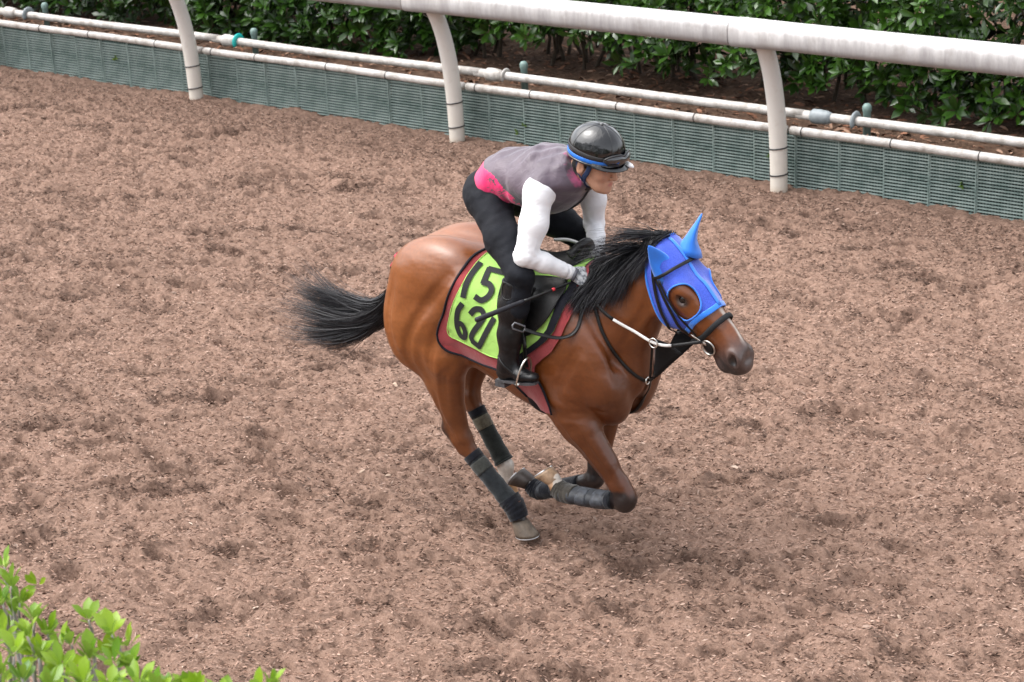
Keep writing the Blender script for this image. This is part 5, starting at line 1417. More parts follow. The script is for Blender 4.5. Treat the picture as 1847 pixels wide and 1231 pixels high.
for it in range(3):
    sd = H.sample(A_.reshape(-1, 3)); g_ = H.grad(A_.reshape(-1, 3))
    need = 0.006 + 0.016 * np.tile(r_.random(len(A_))[:, None], (1, 12)).ravel()
    push = np.clip(need - sd, 0, 0.08); push[::12] = 0
    B3 = A_.reshape(-1, 3) + g_ * push[:, None]
    for hc_ in (np.array((0.075, -0.115, 1.470)), np.array((0.070, 0.085, 1.485))):        # the hair parts round the hands
        dv = B3 - hc_; dl = np.linalg.norm(dv, axis=1) + 1e-6
        dv[:, 2] -= 0.03
        dv /= np.linalg.norm(dv, axis=1)[:, None] + 1e-6
        B3 = B3 + dv * np.clip(0.062 - dl, 0, 0.03)[:, None]
    A_ = B3.reshape(A_.shape)
hair('mane', list(A_), hairm, horse, 0.0014, 12)
cur = []
for i in range(6000):
    a = r_.random() ** 0.8
    dock = np.array((-1.118 - 0.055 * a - 0.02 * a * a, 0, 1.300 - 0.27 * a)) + r_.normal(0, 0.012, 3)
    lock = r_.integers(0, 17); lr = np.random.default_rng(500 + lock)
    u = np.clip(lr.random() + r_.normal(0, 0.09), 0, 1.02)                              # 0 top .. 1 bottom of the plume
    ylat = lr.normal(0, 0.07) + r_.normal(0, 0.02)
    end = np.array((-1.82 + 0.10 * abs(u - 0.35) + lr.normal(0, 0.03), ylat, 1.135 - 0.36 * u + 0.02 * lr.normal()))
    sh = r_.uniform(0.55, 1.0) if r_.random() < 0.8 else r_.uniform(0.9, 1.08)
    c1 = np.array((-1.165 - 0.03 * a, 0, 1.06 - 0.10 * u)) + r_.normal(0, 0.012, 3)
    c2 = np.array((-1.38, ylat * 0.5, 0.945 - 0.13 * u)) + lr.normal(0, 0.02, 3) + r_.normal(0, 0.012, 3)
    t = np.linspace(0, sh, 11)[:, None]
    P = (1 - t) ** 3 * dock + 3 * (1 - t) ** 2 * t * c1 + 3 * (1 - t) * t ** 2 * c2 + t ** 3 * end
    P = P + np.sin(t * 8 + lock * 2.3) * 0.024 * t * np.array((0, 0.6, 1.0))
    if r_.random() < 0.05: P = P + t ** 2 * r_.normal(0, 0.07, 3)
    cur.append(P)
hair('tail', cur, hairm, horse, 0.0016, 13)
MB().add(tube(catmull([(-1.085, 0, 1.325), (-1.125, 0, 1.285), (-1.155, 0, 1.20), (-1.185, 0, 1.06), (-1.21, 0, 0.98)], 5), np.linspace(0.032, 0.016, 21), 12)).build('dock', simple('dock_hair', (0.012, 0.011, 0.013), 0.6, 0.3, 90, bump=0.5), horse)
rt = thing('red_tail_ribbon', 'small red ribbon tied at the top of the black tail', 'ribbon', (HO[0] - 1.11, HO[1], 1.32))
MB().add(ribbon([(0.01, -0.035, 0.005), (-0.01, -0.015, 0.022), (-0.012, 0.0, 0.026), (-0.01, 0.015, 0.022)], [(-0.5, -0.6, 0.6)] * 4, 0.022, 0.004)).build('band', simple('red_ribbon', (0.50, 0.03, 0.06), 0.6), rt)
MB().add(ribbon([(0.02, -0.02, 0.03), (-0.005, -0.03, 0.0), (-0.03, -0.035, -0.035)], [(-0.6, -0.7, 0.3)] * 3, 0.016, 0.003)).build('tail_end', bpy.data.materials['red_ribbon'], rt)
# ------------------------------------------------------------------ rider
person = thing('person', 'jockey in black helmet, grey and pink vest and white sleeves crouched over the galloping horse', 'person', HO)
HC = np.array((0.115, 0.0, 1.985)); HFW = np.array((0.96, 0, -0.28)); HUP = np.array((0.28, 0, 0.96))
def jh(f, y, u): return HC + HFW * f + HUP * u + np.array((0, y, 0))
SHO = {-1: np.array((-0.070, -0.190, 1.860)), 1: np.array((-0.060, 0.190, 1.850))}
ELB = {-1: np.array((-0.080, -0.300, 1.585)), 1: np.array((-0.095, 0.265, 1.580))}
WRI = {-1: np.array((0.048, -0.130, 1.474)), 1: np.array((0.045, 0.100, 1.490))}
HIP = {-1: np.array((-0.430, -0.100, 1.730)), 1: np.array((-0.430, 0.100, 1.730))}
KNE = {-1: np.array((-0.105, -0.310, 1.485)), 1: np.array((-0.160, 0.290, 1.480))}
ANK = {-1: np.array((-0.160, -0.358, 1.075)), 1: np.array((-0.240, 0.340, 1.075))}
HND = {-1: np.array((0.105, -0.098, 1.440)), 1: np.array((0.100, 0.068, 1.458))}
def hand(f, s, r):
    """palm, four bent fingers and a thumb closed round the rein"""
    w, kn = WRI[s], HND[s]
    h = kn - w; h /= np.linalg.norm(h)
    n = np.array((0.05, s * 0.72, 0.70)); n -= h * (n @ h); n /= np.linalg.norm(n)        # back of the hand
    a = np.cross(n, h) * (1 if np.cross(n, h)[2] > 0 else -1)                              # towards the thumb
    f.ecap(w, kn - h * 0.012, (0.024 + r, 0.018 + r), (0.034 + r, 0.016 + r), side=a, k=0.012)
    for i, L in enumerate((0.90, 1.0, 0.95, 0.78)):
        b = kn + a * (0.027 - i * 0.018)
        p1 = b + (h * 0.034 - n * 0.008) * L; p2 = p1 + (h * 0.006 - n * 0.026) * L; p3 = p2 - (h * 0.018 + n * 0.004) * L
        f.chain([b, p1, p2, p3], [0.0085 + r, 0.0080 + r, 0.0074 + r, 0.0065 + r], k=0.004)
    t0 = w + h * 0.018 + a * 0.026; t1 = t0 + h * 0.026 + a * 0.016 - n * 0.004; t2 = t1 + h * 0.028 - n * 0.012 - a * 0.004
    f.chain([t0, t1, t2], [0.012 + r, 0.0095 + r, 0.0075 + r], k=0.006)

JB = Field((-0.76, -0.48, 0.94), (0.34, 0.48, 2.16), 0.0056)
JB.chain([(-0.46, 0, 1.775), (-0.36, 0, 1.845), (-0.17, 0, 1.868), (-0.05, 0, 1.89)], [(0.145, 0.10), (0.135, 0.095), (0.165, 0.122), (0.15, 0.095)], k=0.05)
JB.ecap((-0.02, 0, 1.915), jh(-0.03, 0, -0.055), (0.058, 0.062), (0.052, 0.056), k=0.035)
for s in (-1, 1):
    JB.ecap((-0.06, s * 0.10, 1.885), SHO[s], 0.07, 0.058, k=0.04)
    JB.chain([SHO[s], ELB[s]], [0.056, 0.040], k=0.03); JB.chain([ELB[s], WRI[s]], [0.040, 0.025], k=0.02)
    hand(JB, s, 0.0)
    JB.chain([HIP[s], KNE[s]], [0.085, 0.048], k=0.04); JB.chain([KNE[s], 0.55 * KNE[s] + 0.45 * ANK[s], ANK[s]], [0.050, 0.044, 0.030], k=0.02)
    JB.ecap(ANK[s] + (-0.03, 0, -0.05), ANK[s] + (0.105, 0, -0.055), 0.020, 0.012, k=0.02)
JB.ell(jh(0.0, 0, 0.03), (0.100, 0.078, 0.098), HFW, k=0.02)
JB.ecap(jh(0.034, 0, 0.0), jh(0.056, 0, -0.082), (0.066, 0.062), (0.050, 0.048), k=0.03)
JB.ell(jh(0.086, 0, -0.112), (0.022, 0.026, 0.018), HFW, k=0.025)                       # chin
for s in (-1, 1):
    JB.ell(jh(0.062, s * 0.040, -0.038), (0.028, 0.020, 0.022), HFW, k=0.025)           # cheekbone
    JB.ecap(jh(-0.005, s * 0.058, -0.055), jh(0.055, s * 0.030, -0.105), 0.018, 0.014, k=0.03)   # jaw
    JB.ell(jh(0.101, s * 0.031, -0.010), (0.012, 0.017, 0.009), HFW, k=0.012, op='sub') # eye hollow
    JB.ell(jh(-0.020, s * 0.083, -0.024), (0.022, 0.010, 0.034), HFW, k=0.006)          # ear
    JB.ell(jh(-0.010, s * 0.091, -0.020), (0.009, 0.006, 0.017), HFW, k=0.005, op='sub')
JB.ecap(jh(0.096, 0, 0.016), jh(0.122, 0, -0.038), (0.008, 0.010), (0.0125, 0.013), k=0.012)   # nose
for s in (-1, 1): JB.ell(jh(0.110, s * 0.012, -0.045), (0.011, 0.008, 0.008), HFW, k=0.006)
JB.ecap(jh(0.098, -0.018, -0.071), jh(0.098, 0.018, -0.071), 0.0075, 0.0075, k=0.006)   # lips
JB.ecap(jh(0.097, -0.016, -0.085), jh(0.097, 0.016, -0.085), 0.0080, 0.0080, k=0.006)
JB.ecap(jh(0.109, -0.018, -0.078), jh(0.109, 0.018, -0.078), 0.003, 0.003, k=0.004, op='sub')
JV, JF = JB.mesh(smooth=1)
def skin_colours(P):
    c = np.repeat(np.array((0.47, 0.255, 0.170))[None], len(P), 0)
    q = P - HC; f = q @ HFW; u = q @ HUP; y = P[:, 1]
    mix = lambda c, q_, w: c * (1 - w[:, None]) + np.array(q_) * w[:, None]
    head = (P[:, 2] > 1.84) & (P[:, 0] > 0.02)
    c = mix(c, (0.50, 0.21, 0.14), head * 0.3 * np.exp(-((f - 0.075) / 0.03) ** 2 - ((np.abs(y) - 0.045) / 0.02) ** 2 - ((u + 0.04) / 0.025) ** 2))
    c = mix(c, (0.40, 0.13, 0.115), head * 0.8 * (1 - sstep(np.sqrt(((u + 0.0775) / 0.011) ** 2 + (y / 0.022) ** 2), 0.6, 1.0)) * (f > 0.086))
    c = mix(c, (0.018, 0.014, 0.013), head * (f > 0.06) * (1 - sstep(np.abs(u - 0.008 + 0.10 * (np.abs(y) - 0.03) ** 2 * 10), 0.003, 0.006)) * (np.abs(y) > 0.012) * (np.abs(y) < 0.052))
    c = mix(c, (0.014, 0.012, 0.012), head * sstep(u + 0.35 * f, -0.115, -0.10) * (1 - sstep(f, -0.040, -0.028)))
    return c
skin = NT('skin'); sc_ = skin.mix(1.0, skin.attr('tone').outputs['Color'], skin.ramp(skin.noise(60, 3), (0.3, (0.93,) * 3), (0.7, (1.06,) * 3)), 'MULTIPLY')
skin.set(color=sc_, rough=0.5, spec=0.4, sss=0.06); skin.b.inputs['Subsurface Radius'].default_value = (0.012, 0.004, 0.002)
link('body', mesh_np('body', JV, JF, True, attrs={'tone': skin_colours(JV)}), skin.m, person)
eyem = simple('eye_white', (0.62, 0.60, 0.58), 0.2); pup = simple('iris', (0.012, 0.008, 0.006), 0.1)
for s in (-1, 1):
    c_ = jh(0.0840, s * 0.030, -0.010)
    e = rings('eye', [(c_ + HFW * 0.009, np.array((0, 1.0, 0)), HUP, 0.009, 0.0035), (c_ + HFW * 0.0115, np.array((0, 1.0, 0)), HUP, 0.007, 0.0028), (c_ + HFW * 0.0125, np.array((0, 1.0, 0)), HUP, 0.002, 0.001)], eyem, person, 12)
    rings('iris', [(c_ + HFW * 0.0118, np.array((0, 1.0, 0)), HUP, 0.0034, 0.0028), (c_ + HFW * 0.0135, np.array((0, 1.0, 0)), HUP, 0.0028, 0.0022)], pup, e, 10)
# hair at the nape and temples
hf_ = Field((-0.06, -0.12, 1.85), (0.26, 0.12, 2.14), 0.004)
hf_.ell(jh(-0.008, 0, 0.022), (0.104, 0.084, 0.085), HFW, k=0.01)
hf_.ell(jh(-0.052, 0, -0.045), (0.052, 0.068, 0.056), HFW, k=0.02)
hf_.cut(jh(0.052, 0, 0), HFW); hf_.cut(jh(0, 0, 0.07), HUP)
hf_.ell(jh(0.03, 0, -0.06), (0.12, 0.12, 0.052), HFW + 0.62 * HUP, k=0.005, op='sub')
Vh, Fh = hf_.mesh()
hairj = simple('short_black_hair', (0.010, 0.009, 0.009), 0.5, 0.3, 150, bump=0.6, bscale=260)
link('hair', mesh_np('hair', Vh, Fh), hairj, person)

# vest
JV_ = Field((-0.74, -0.32, 1.60), (0.16, 0.32, 2.08), 0.0045)
JV_.chain([(-0.47, 0, 1.775), (-0.37, 0, 1.845), (-0.17, 0, 1.866), (-0.05, 0, 1.890)], [(0.160, 0.112), (0.158, 0.118), (0.186, 0.138), (0.172, 0.112)], k=0.06)
JV_.ecap((-0.06, 0, 1.90), (0.028, 0, 1.945), (0.115, 0.09), (0.072, 0.066), k=0.05)
JV_.ell((-0.10, 0, 1.80), (0.13, 0.13, 0.075), (1, 0, 0.25), k=0.05)
for s in (-1, 1):
    JV_.ecap((-0.06, s * 0.11, 1.89), SHO[s] + (0, -s * 0.015, 0.012), 0.085, 0.074, k=0.04)
JV_.cut((-0.52, 0, 1.800), (-0.24, 0, -0.971))
JV_.cut((0.036, 0, 1.945), (0.80, 0, 0.50))
for s in (-1, 1): JV_.cut(SHO[s] + (0, s * 0.022, 0), (0.0, s * 0.86, -0.42))
vv, vf = JV_.mesh(smooth=2)
# cloth creases
gv = JV_.grad(vv)
cre = 0.012 * (vnoise(vv[:, 0] * 11 + vv[:, 2] * 20, vv[:, 1] * 7 + vv[:, 0] * 4, 61) - 0.5) + 0.007 * (vnoise(vv[:, 0] * 30 + 9 * vv[:, 1], vv[:, 2] * 12, 62) - 0.5)
diag = np.sin((vv[:, 0] * 1.0 - vv[:, 1] * 0.7) * 75 + 3 * vnoise(vv[:, 0] * 8, vv[:, 1] * 8, 63)) * sstep(vv[:, 2], 1.93, 1.98) * 0.0028
vv = vv + gv * (cre + diag)[:, None]
vest = NT('grey_pink_vest')
vec = vest.obj(); sx = vest.n('ShaderNodeSeparateXYZ'); vest.l(vec, sx.inputs[0])
c = vest.ramp(vest.noise(5, 4, 0.6), (0.3, (0.052, 0.036, 0.052)), (0.7, (0.098, 0.070, 0.092)))
def lin(terms, const):
    acc = None
    for sock, k in terms:
        m_ = vest.n('ShaderNodeMath', operation='MULTIPLY'); vest.l(sock, m_.inputs[0]); m_.inputs[1].default_value = k
        if acc is None: acc = m_.outputs[0]
        else:
            a_ = vest.n('ShaderNodeMath', operation='ADD'); vest.l(acc, a_.inputs[0]); vest.l(m_.outputs[0], a_.inputs[1]); acc = a_.outputs[0]
    a_ = vest.n('ShaderNodeMath', operation='ADD'); vest.l(acc, a_.inputs[0]); a_.inputs[1].default_value = const
    return a_.outputs[0]
nz2 = vest.noise(9, 3, 0.6, vec)
hem = vest.attr('hem').outputs['Fac']; pnk = vest.attr('splash').outputs['Fac']
c = vest.mix(hem, c, (0.060, 0.052, 0.060))
nz = vest.noise(34, 5, 0.7, vec, 1.2)
ad = vest.n('ShaderNodeMath', operation='ADD'); vest.l(nz, ad.inputs[0]); vest.l(pnk, ad.inputs[1])
c = vest.mix(vest.ramp(ad.outputs[0], (0.985, (0, 0, 0)), (1.0, (1, 1, 1))), c, (0.62, 0.011, 0.115))
col_ = vest.n('ShaderNodeMapRange'); vest.l(lin([(sx.outputs['X'], 1.0), (sx.outputs['Z'], 0.8), (nz2, 0.14)], -1.665), col_.inputs[0]); col_.inputs[1].default_value = 0.0; col_.inputs[2].default_value = 0.03
c = vest.mix(col_.outputs[0], c, (0.50, 0.07, 0.20))
vest.set(color=c, rough=0.48, spec=0.4, sheen=0.25)
b_ = vest.bump(vest.noise(20, 3, 0.5, vec, 1.2), 0.22, 0.02); vest.bump(vest.noise(700, 2), 0.1, 0.001, b_)
hd_ = (vv - np.array((-0.52, 0, 1.800))) @ np.array((0.24, 0, 0.971))                    # height above the hem
ns_ = vnoise(vv[:, 0] * 40, vv[:, 2] * 40 + vv[:, 1] * 30, 68) - 0.5
hemd = (1 - sstep(hd_ + 0.02 * ns_, 0.10, 0.12)) * (1 - sstep(vv[:, 0], -0.12, -0.04)) * (np.abs(vv[:, 1]) > 0.05)
al = sstep(vv[:, 0], -0.50, -0.22)
top_ = 0.105 * np.exp(-((vv[:, 0] + 0.44) / 0.13) ** 4) + 0.07 * np.exp(-((vv[:, 0] + 0.26) / 0.10) ** 2) + 0.025
spl_ = np.where(np.abs(vv[:, 1]) > 0.03, (1 - sstep(hd_, top_ - 0.012, top_ + 0.006)) * np.clip(1.0 - 0.45 * sstep(vv[:, 0], -0.435, -0.385) - 0.24 * sstep(vv[:, 0], -0.28, -0.14), 0, 1), 0)
vo = link('vest', mesh_np('vest', vv, vf, attrs={'hem': hemd, 'splash': spl_}), vest.m, person)
zipm = simple('zip_black', (0.02, 0.02, 0.022), 0.5)
P = JV_.snap(catmull([(0.075, 0, 1.905), (0.055, 0, 1.84), (0.0, 0, 1.765), (-0.08, 0, 1.715), (-0.17, 0, 1.71)], 5), 0.002)
MB().add(tube(P, 0.005, 6)).build('zip', zipm, vo)
# black bow of the collar tab
MB().add(ribbon([(0.078, -0.05, 1.868), (0.092, -0.02, 1.858), (0.095, 0.01, 1.862)], [(0.8, -0.5, -0.3)] * 3, 0.035, 0.006)).build('collar_tab', zipm, vo)

# white shirt
wh = NT('white_jersey'); wh.set(color=wh.ramp(wh.noise(6, 3), (0.3, (0.72, 0.72, 0.745)), (0.7, (0.76, 0.76, 0.78))), rough=0.7, spec=0.3, sheen=0.2)
mp_ = wh.n('ShaderNodeMapping'); mp_.inputs['Scale'].default_value = (8, 8, 26); wh.l(wh.obj(), mp_.inputs['Vector'])
wh.bump(wh.noise(1.6, 3, 0.5, mp_.outputs[0], 1.0), 0.22, 0.012); wh = wh.m
SF = Field((-0.24, -0.40, 1.42), (0.14, 0.38, 2.00), 0.0042)
for s in (-1, 1):
    fat = 1.0 if s == -1 else 0.92
    SF.ecap((-0.06, s * 0.11, 1.885), SHO[s], 0.076, 0.068 * fat, k=0.03)
    md = SHO[s] * 0.50 + ELB[s] * 0.50 + (0.010, 0, 0)
    SF.chain([SHO[s], md, ELB[s]], [0.068 * fat, 0.063 * fat, 0.051 * fat], k=0.03)
    mf = ELB[s] * 0.60 + WRI[s] * 0.40
    SF.chain([ELB[s], mf, WRI[s]], [0.051 * fat, 0.045 * fat, 0.032], k=0.02)
SF.ecap((-0.01, 0, 1.915), jh(-0.020, 0, -0.075), (0.066, 0.068), (0.060, 0.063), k=0.02)
sv, sf = SF.mesh(smooth=1)
gs = SF.grad(sv)
wr = 0
for s in (-1, 1):
    d, t = seg_dist(sv, SHO[s], ELB[s]); d2, t2 = seg_dist(sv, ELB[s], WRI[s])
    le = np.linalg.norm(sv - ELB[s], axis=1)
    side = sv[:, 1] * s > 0.05
    wr = wr + np.where(side, np.sin(t2 * 40 - t * 34 + 7 * vnoise(sv[:, 0] * 26, sv[:, 2] * 26, 64)) * 0.0026 * np.exp(-(le / 0.075) ** 2) + np.sin(t2 * 52 + 5 * vnoise(sv[:, 2] * 30, sv[:, 1] * 30, 69)) * 0.0014 * sstep(t2, 0.65, 0.95) + np.sin(t * 30 + 8 * vnoise(sv[:, 0] * 18, sv[:, 2] * 18, 73)) * 0.0008 * (1 - sstep(t, 0.0, 0.45)) * (d < 0.09), 0)
sv = sv + gs * np.asarray(wr)[:, None]
link('shirt', mesh_np('shirt', sv, sf), wh, person)

# gloves
gl = NT('grey_white_glove')
gl.set(color=gl.ramp(gl.noise(75, 3, 0.6), (0.40, (0.13, 0.14, 0.16)), (0.55, (0.50, 0.51, 0.53))), rough=0.7); gl = gl.m
for s in (-1, 1):
    lo = np.minimum(WRI[s], HND[s]) - 0.075; hi = np.maximum(WRI[s], HND[s]) + 0.085
    G = Field(lo, hi, 0.003)
    hand(G, s, 0.0028)
    G.ecap(WRI[s] * 1.1 - HND[s] * 0.1, WRI[s] * 0.8 + HND[s] * 0.2, 0.029, 0.027, k=0.008)
    gv_, gf_ = G.mesh()
    go = link('glove', mesh_np('glove', gv_, gf_), gl, person)
    h_ = HND[s] - WRI[s]; h_ /= np.linalg.norm(h_)
    c_ = WRI[s] + h_ * 0.012
    rings('wrist_strap', [(c_, np.cross(h_, (0, 1, 0)) / np.linalg.norm(np.cross(h_, (0, 1, 0))), np.cross(h_, np.cross(h_, (0, 1, 0)) / np.linalg.norm(np.cross(h_, (0, 1, 0)))), 0.031, 0.031),
                          (c_ + h_ * 0.016, np.cross(h_, (0, 1, 0)) / np.linalg.norm(np.cross(h_, (0, 1, 0))), np.cross(h_, np.cross(h_, (0, 1, 0)) / np.linalg.norm(np.cross(h_, (0, 1, 0)))), 0.031, 0.031)], simple('glove_strap', (0.10, 0.10, 0.12), 0.6), go, 18)

# breeches
TF = Field((-0.74, -0.46, 1.22), (0.08, 0.46, 1.92), 0.0048)
TF.ell((-0.468, 0, 1.775), (0.102, 0.150, 0.100), (1, 0, 0.6), k=0.04)
TF.ecap((-0.49, 0, 1.775), (-0.36, 0, 1.82), (0.136, 0.098), (0.138, 0.098), k=0.05)
for s in (-1, 1):
    TF.ell((-0.49, s * 0.075, 1.735), (0.090, 0.080, 0.095), (1, 0, 0.4), k=0.05)
    TF.chain([HIP[s], 0.5 * HIP[s] + 0.5 * KNE[s] + (0, s * 0.01, 0), KNE[s]], [0.098, 0.082, 0.061], k=0.05)
    TF.chain([KNE[s], 0.62 * KNE[s] + 0.38 * ANK[s]], [0.061, 0.058], k=0.03)
TF.cut((-0.48, 0, 1.86), (0.24, 0, 0.971))
tv, tf = TF.mesh(smooth=1)
gt = TF.grad(tv)
tv = tv + gt * (0.014 * (vnoise(tv[:, 0] * 13 + tv[:, 1] * 8, tv[:, 2] * 17 + tv[:, 0] * 9, 65) - 0.5) + 0.006 * (vnoise(tv[:, 0] * 33, tv[:, 2] * 37, 66) - 0.5))[:, None]
trm = fabric('black_breeches', (0.0060, 0.0070, 0.0105), 0.2, 0.85, 700, 0.2, 0.25)
link('breeches', mesh_np('breeches', tv, tf), trm, person)

# boots
bootm = NT('worn_black_boot'); bootm.set(color=bootm.ramp(bootm.noise(30, 5, 0.65), (0.35, (0.004, 0.004, 0.005)), (0.62, (0.007, 0.007, 0.008)), (0.80, (0.030, 0.028, 0.028))), rough=0.36, spec=0.30)
bz_ = bootm.bump(bootm.noise(22, 3, 0.5, None, 1.0), 0.3, 0.012); bootm = bootm.m
solem = simple('boot_sole', (0.05, 0.05, 0.055), 0.6, 0.4, 50)
for s in (-1, 1):
    K, A_ = KNE[s], ANK[s]
    lo = np.minimum(K, A_) - (0.16, 0.11, 0.15); hi = np.maximum(K, A_) + (0.24, 0.11, 0.02)
    B = Field(lo, hi, 0.004)
    kt = K * 0.93 + A_ * 0.07 + (-0.015, 0, 0)
    B.chain([kt, K * 0.62 + A_ * 0.38 + (-0.018, 0, 0), K * 0.3 + A_ * 0.7 + (-0.012, 0, 0), A_], [(0.062, 0.074), (0.058, 0.068), (0.050, 0.056), (0.043, 0.048)], side=(0, 1, 0), k=0.04)
    B.ecap(A_ + (-0.018, 0, -0.02), A_ + (-0.030, 0, -0.065), (0.036, 0.042), (0.033, 0.040), k=0.03)
    B.ecap(A_ + (0.0, 0, -0.035), A_ + (0.075, 0, -0.052), (0.036, 0.040), (0.037, 0.030), k=0.03)
    B.ecap(A_ + (0.075, 0, -0.055), A_ + (0.140, 0, -0.052), (0.037, 0.028), (0.030, 0.020), k=0.02)
    B.cut(A_ + (0, 0, -0.090), (0.10, 0, -1)); B.cut(kt, K - A_)
    bv, bf = B.mesh(smooth=1)
    bv = bv + B.grad(bv) * (0.004 * (vnoise(bv[:, 2] * 40 + bv[:, 0] * 12, bv[:, 0] * 14, 67) - 0.5) * (1 - sstep(bv[:, 2], 1.10, 1.30)))[:, None]
    bo = link('boot', mesh_np('boot', bv, bf), bootm, person)
    sp = [(-0.064, 0.026), (-0.03, 0.033), (0.03, 0.031), (0.085, 0.037), (0.135, 0.030), (0.158, 0.015)]
    Vs = []
    for dz in (0.0, -0.012):
        for x, w in sp: Vs.append(A_ + (x, w, -0.088 + 0.10 * x + dz))
        for x, w in reversed(sp): Vs.append(A_ + (x, -w, -0.088 + 0.10 * x + dz))
    n_ = 12
    Fs = [tuple(range(n_)), tuple(range(n_, 2 * n_))[::-1]] + [(i, n_ + i, n_ + (i + 1) % n_, (i + 1) % n_) for i in range(n_)]
    MB().add((np.array(Vs), Fs)).build('sole', solem, bo, smooth=False)
    MB().box(A_ + (-0.066, -0.028, -0.128), A_ + (-0.012, 0.028, -0.098)).build('heel', solem, bo, smooth=False)
    a = np.linspace(0, 2 * math.pi, 25)                    # spur strap round the instep
    P = B.snap([A_ + (0.012 + 0.045 * math.cos(q), 0.05 * math.sin(q), -0.012 - 0.035 * math.cos(q)) for q in a], 0.0015)
    MB().add(ribbon(P, B.grad(P), 0.014, 0.004)).build('instep_strap', leather, bo)
    if s == -1:                                            # round suede knee patch
        kc = K + (-0.030, -0.07, -0.055)
        P = B.snap([kc + (0.040 * math.cos(q), 0, 0.042 * math.sin(q)) for q in a], 0.001)
        MB().add(tube(P, 0.0022, 5, caps=False)).build('knee_seam', leather, bo)

# helmet
def jhu(f, y, u): return jh(f, y, u + 0.015)
hl = Field((-0.14, -0.20, 1.86), (0.36, 0.20, 2.24), 0.004)
hl.ell(jhu(-0.006, 0, 0.045), (0.136, 0.118, 0.118), HFW, k=0.01)
hl.cut(jhu(0, 0, 0.016), -HUP + 0.06 * HFW)
hv_, hf2 = hl.mesh(smooth=1)
hm_ = NT('glossy_black_cover'); hm_.set(color=(0.004, 0.004, 0.005, 1), rough=0.09, spec=0.5, coat=0.5, coatr=0.03); hm_.b.inputs['Coat IOR'].default_value = 1.5; hm_.bump(hm_.noise(11, 3, 0.5, None, 0.8), 0.28, 0.02); hm_ = hm_.m
helm = link('helmet', mesh_np('helmet', hv_, hf2), hm_, person)
bluem = simple('blue_band', (0.014, 0.15, 0.58), 0.4)
a = np.linspace(0, 2 * math.pi, 49)
def rim(u, gr, a): return np.array([jhu(-0.006 + 0.136 * gr * math.cos(q) * math.sqrt(max(0, 1 - ((u - 0.045) / 0.118) ** 2)), 0.118 * gr * math.sin(q) * math.sqrt(max(0, 1 - ((u - 0.045) / 0.118) ** 2)), u + 0.06 * 0.136 * math.cos(q)) for q in a])
P = rim(0.020, 1.012, a); N = P - jhu(0, 0, 0.03)
MB().add(ribbon(P, N, 0.020, 0.004)).build('blue_band', bluem, helm)
P = rim(0.004, 1.02, a); MB().add(tube(P, 0.006, 8, caps=False)).build('rim', hm_, helm)
# peak
Vp, n_ = [], 21
for k, (g, d) in enumerate(((0.98, 0.004), (1.16, -0.006), (1.30, -0.014), (1.30, -0.018), (1.16, -0.012), (0.98, -0.004))):
    for q in np.linspace(-1.15, 1.15, n_):
        ext = 1 + (g - 1) * math.cos(q * 1.25) ** 0.7 if math.cos(q * 1.25) > 0 else 1.0
        Vp.append(jhu(-0.006 + 0.132 * ext * math.cos(q), 0.116 * ext * math.sin(q), 0.012 + d + 0.008))
Fp = [(k * n_ + i, k * n_ + i + 1, (k + 1) * n_ + i + 1, (k + 1) * n_ + i) for k in range(5) for i in range(n_ - 1)]
MB().add((np.array(Vp), Fp)).build('peak', hm_, helm)
# seams of the silk cover and its button
for q in range(4):
    th = q * math.pi / 4 + 0.3
    P = [jhu(-0.006 + 0.1365 * math.cos(th) * math.cos(b), 0.1185 * math.sin(th) * math.cos(b), 0.045 + 0.1185 * math.sin(b)) for b in np.linspace(0.0, math.pi, 25)]
    MB().add(tube(P, 0.0013, 5)).build('seam', hm_, helm)
MB().add(tube([jhu(-0.006, 0, 0.160), jhu(-0.006, 0, 0.166), jhu(-0.006, 0, 0.169)], [0.012, 0.010, 0.003], 12, up=(0, 1, 0))).build('button', hm_, helm)
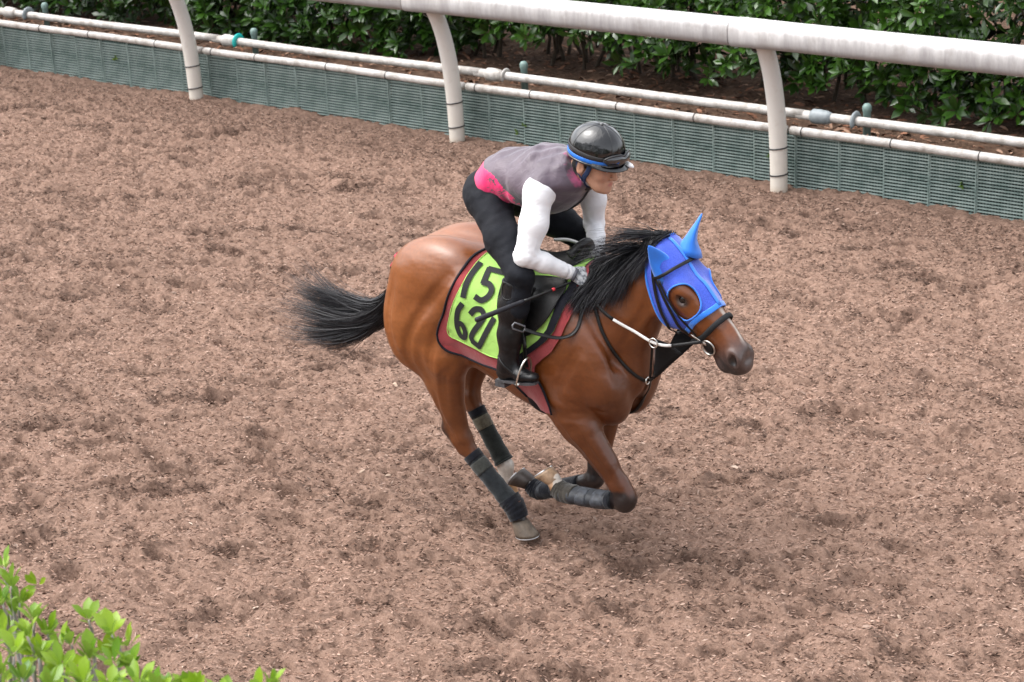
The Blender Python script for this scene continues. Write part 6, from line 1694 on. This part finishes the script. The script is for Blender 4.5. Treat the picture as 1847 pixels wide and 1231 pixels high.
# goggles pushed up on the front of the helmet
lensm = NT('smoked_lens'); lensm.set(color=(0.012, 0.013, 0.016, 1), rough=0.06, spec=0.8, coat=0.6); lensm = lensm.m
def on_helm(q, u, gr):
    r_ = math.sqrt(max(0.02, 1 - ((u - 0.045) / 0.118) ** 2))
    return jhu(-0.006 + 0.136 * gr * math.cos(q) * r_, 0.118 * gr * math.sin(q) * r_, u)
V = []; nu, nq = 9, 25
for i in range(nu):
    for j in range(nq):
        tq = -1 + 2 * j / (nq - 1); tu = -1 + 2 * i / (nu - 1)
        q = tq * 0.80
        hh = 0.025 * (1 - abs(tq) ** 4) * (1 - 0.35 * math.exp(-(tq / 0.13) ** 2))
        V.append(on_helm(q, 0.050 + tu * hh, 1.10 + 0.085 * (1 - tu ** 4) * (1 - tq ** 6)))
F = [(i * nq + j, i * nq + j + 1, (i + 1) * nq + j + 1, (i + 1) * nq + j) for i in range(nu - 1) for j in range(nq - 1)]
gog = MB().add((np.array(V), F)).build('goggles', lensm, helm)
V = np.array(V).reshape(nu, nq, 3)
edge = np.vstack([V[0], V[1:-1, -1], V[-1][::-1], V[1:-1, 0][::-1], V[:1, 0]])
MB().add(tube(edge, 0.0055, 7)).build('goggle_frame', simple('goggle_rubber', (0.014, 0.014, 0.016), 0.45), gog)
P = np.array([on_helm(q, 0.046, 1.012) for q in np.linspace(0.72, 2 * math.pi - 0.72, 33)])
MB().add(ribbon(P, P - jhu(0, 0, 0.04), 0.018, 0.003)).build('goggle_strap', simple('elastic_black', (0.02, 0.02, 0.022), 0.7), gog)
MB().add(tube([jhu(0.138, 0.048, 0.014), jhu(0.160, 0.052, 0.012), jhu(0.172, 0.054, 0.010)], [0.017, 0.014, 0.005], 12, flat=0.7)).build('white_clip', simple('white_plastic_clip', (0.8, 0.8, 0.8), 0.4), helm)
# chin strap
chn = fabric('navy_strap', (0.020, 0.035, 0.085), 0.15)
for s in (-1, 1):
    P = [jh(0.032, s * 0.088, 0.010), jh(0.022, s * 0.084, -0.030), jh(0.006, s * 0.076, -0.062), jh(0.002, s * 0.066, -0.090)]
    MB().add(ribbon(catmull(P, 4), [(0.1, s, -0.1)] * 13, 0.024, 0.006)).build('strap', chn, helm)
    P = [jh(-0.050, s * 0.080, 0.005), jh(-0.028, s * 0.086, -0.045), jh(-0.002, s * 0.074, -0.080)]
    MB().add(ribbon(catmull(P, 4), [(-0.1, s, -0.1)] * 9, 0.012, 0.004)).build('strap', chn, helm)
P = catmull([jh(0.004, -0.066, -0.090), jh(0.012, -0.040, -0.118), jh(0.018, 0, -0.128), jh(0.012, 0.040, -0.118), jh(0.004, 0.066, -0.090)], 5)
MB().add(ribbon(P, [(0, 0, -1)] * len(P), 0.012, 0.004)).build('strap', chn, helm)
P = [on_helm(q, 0.026, 1.02) for q in (-0.95, -0.93)]
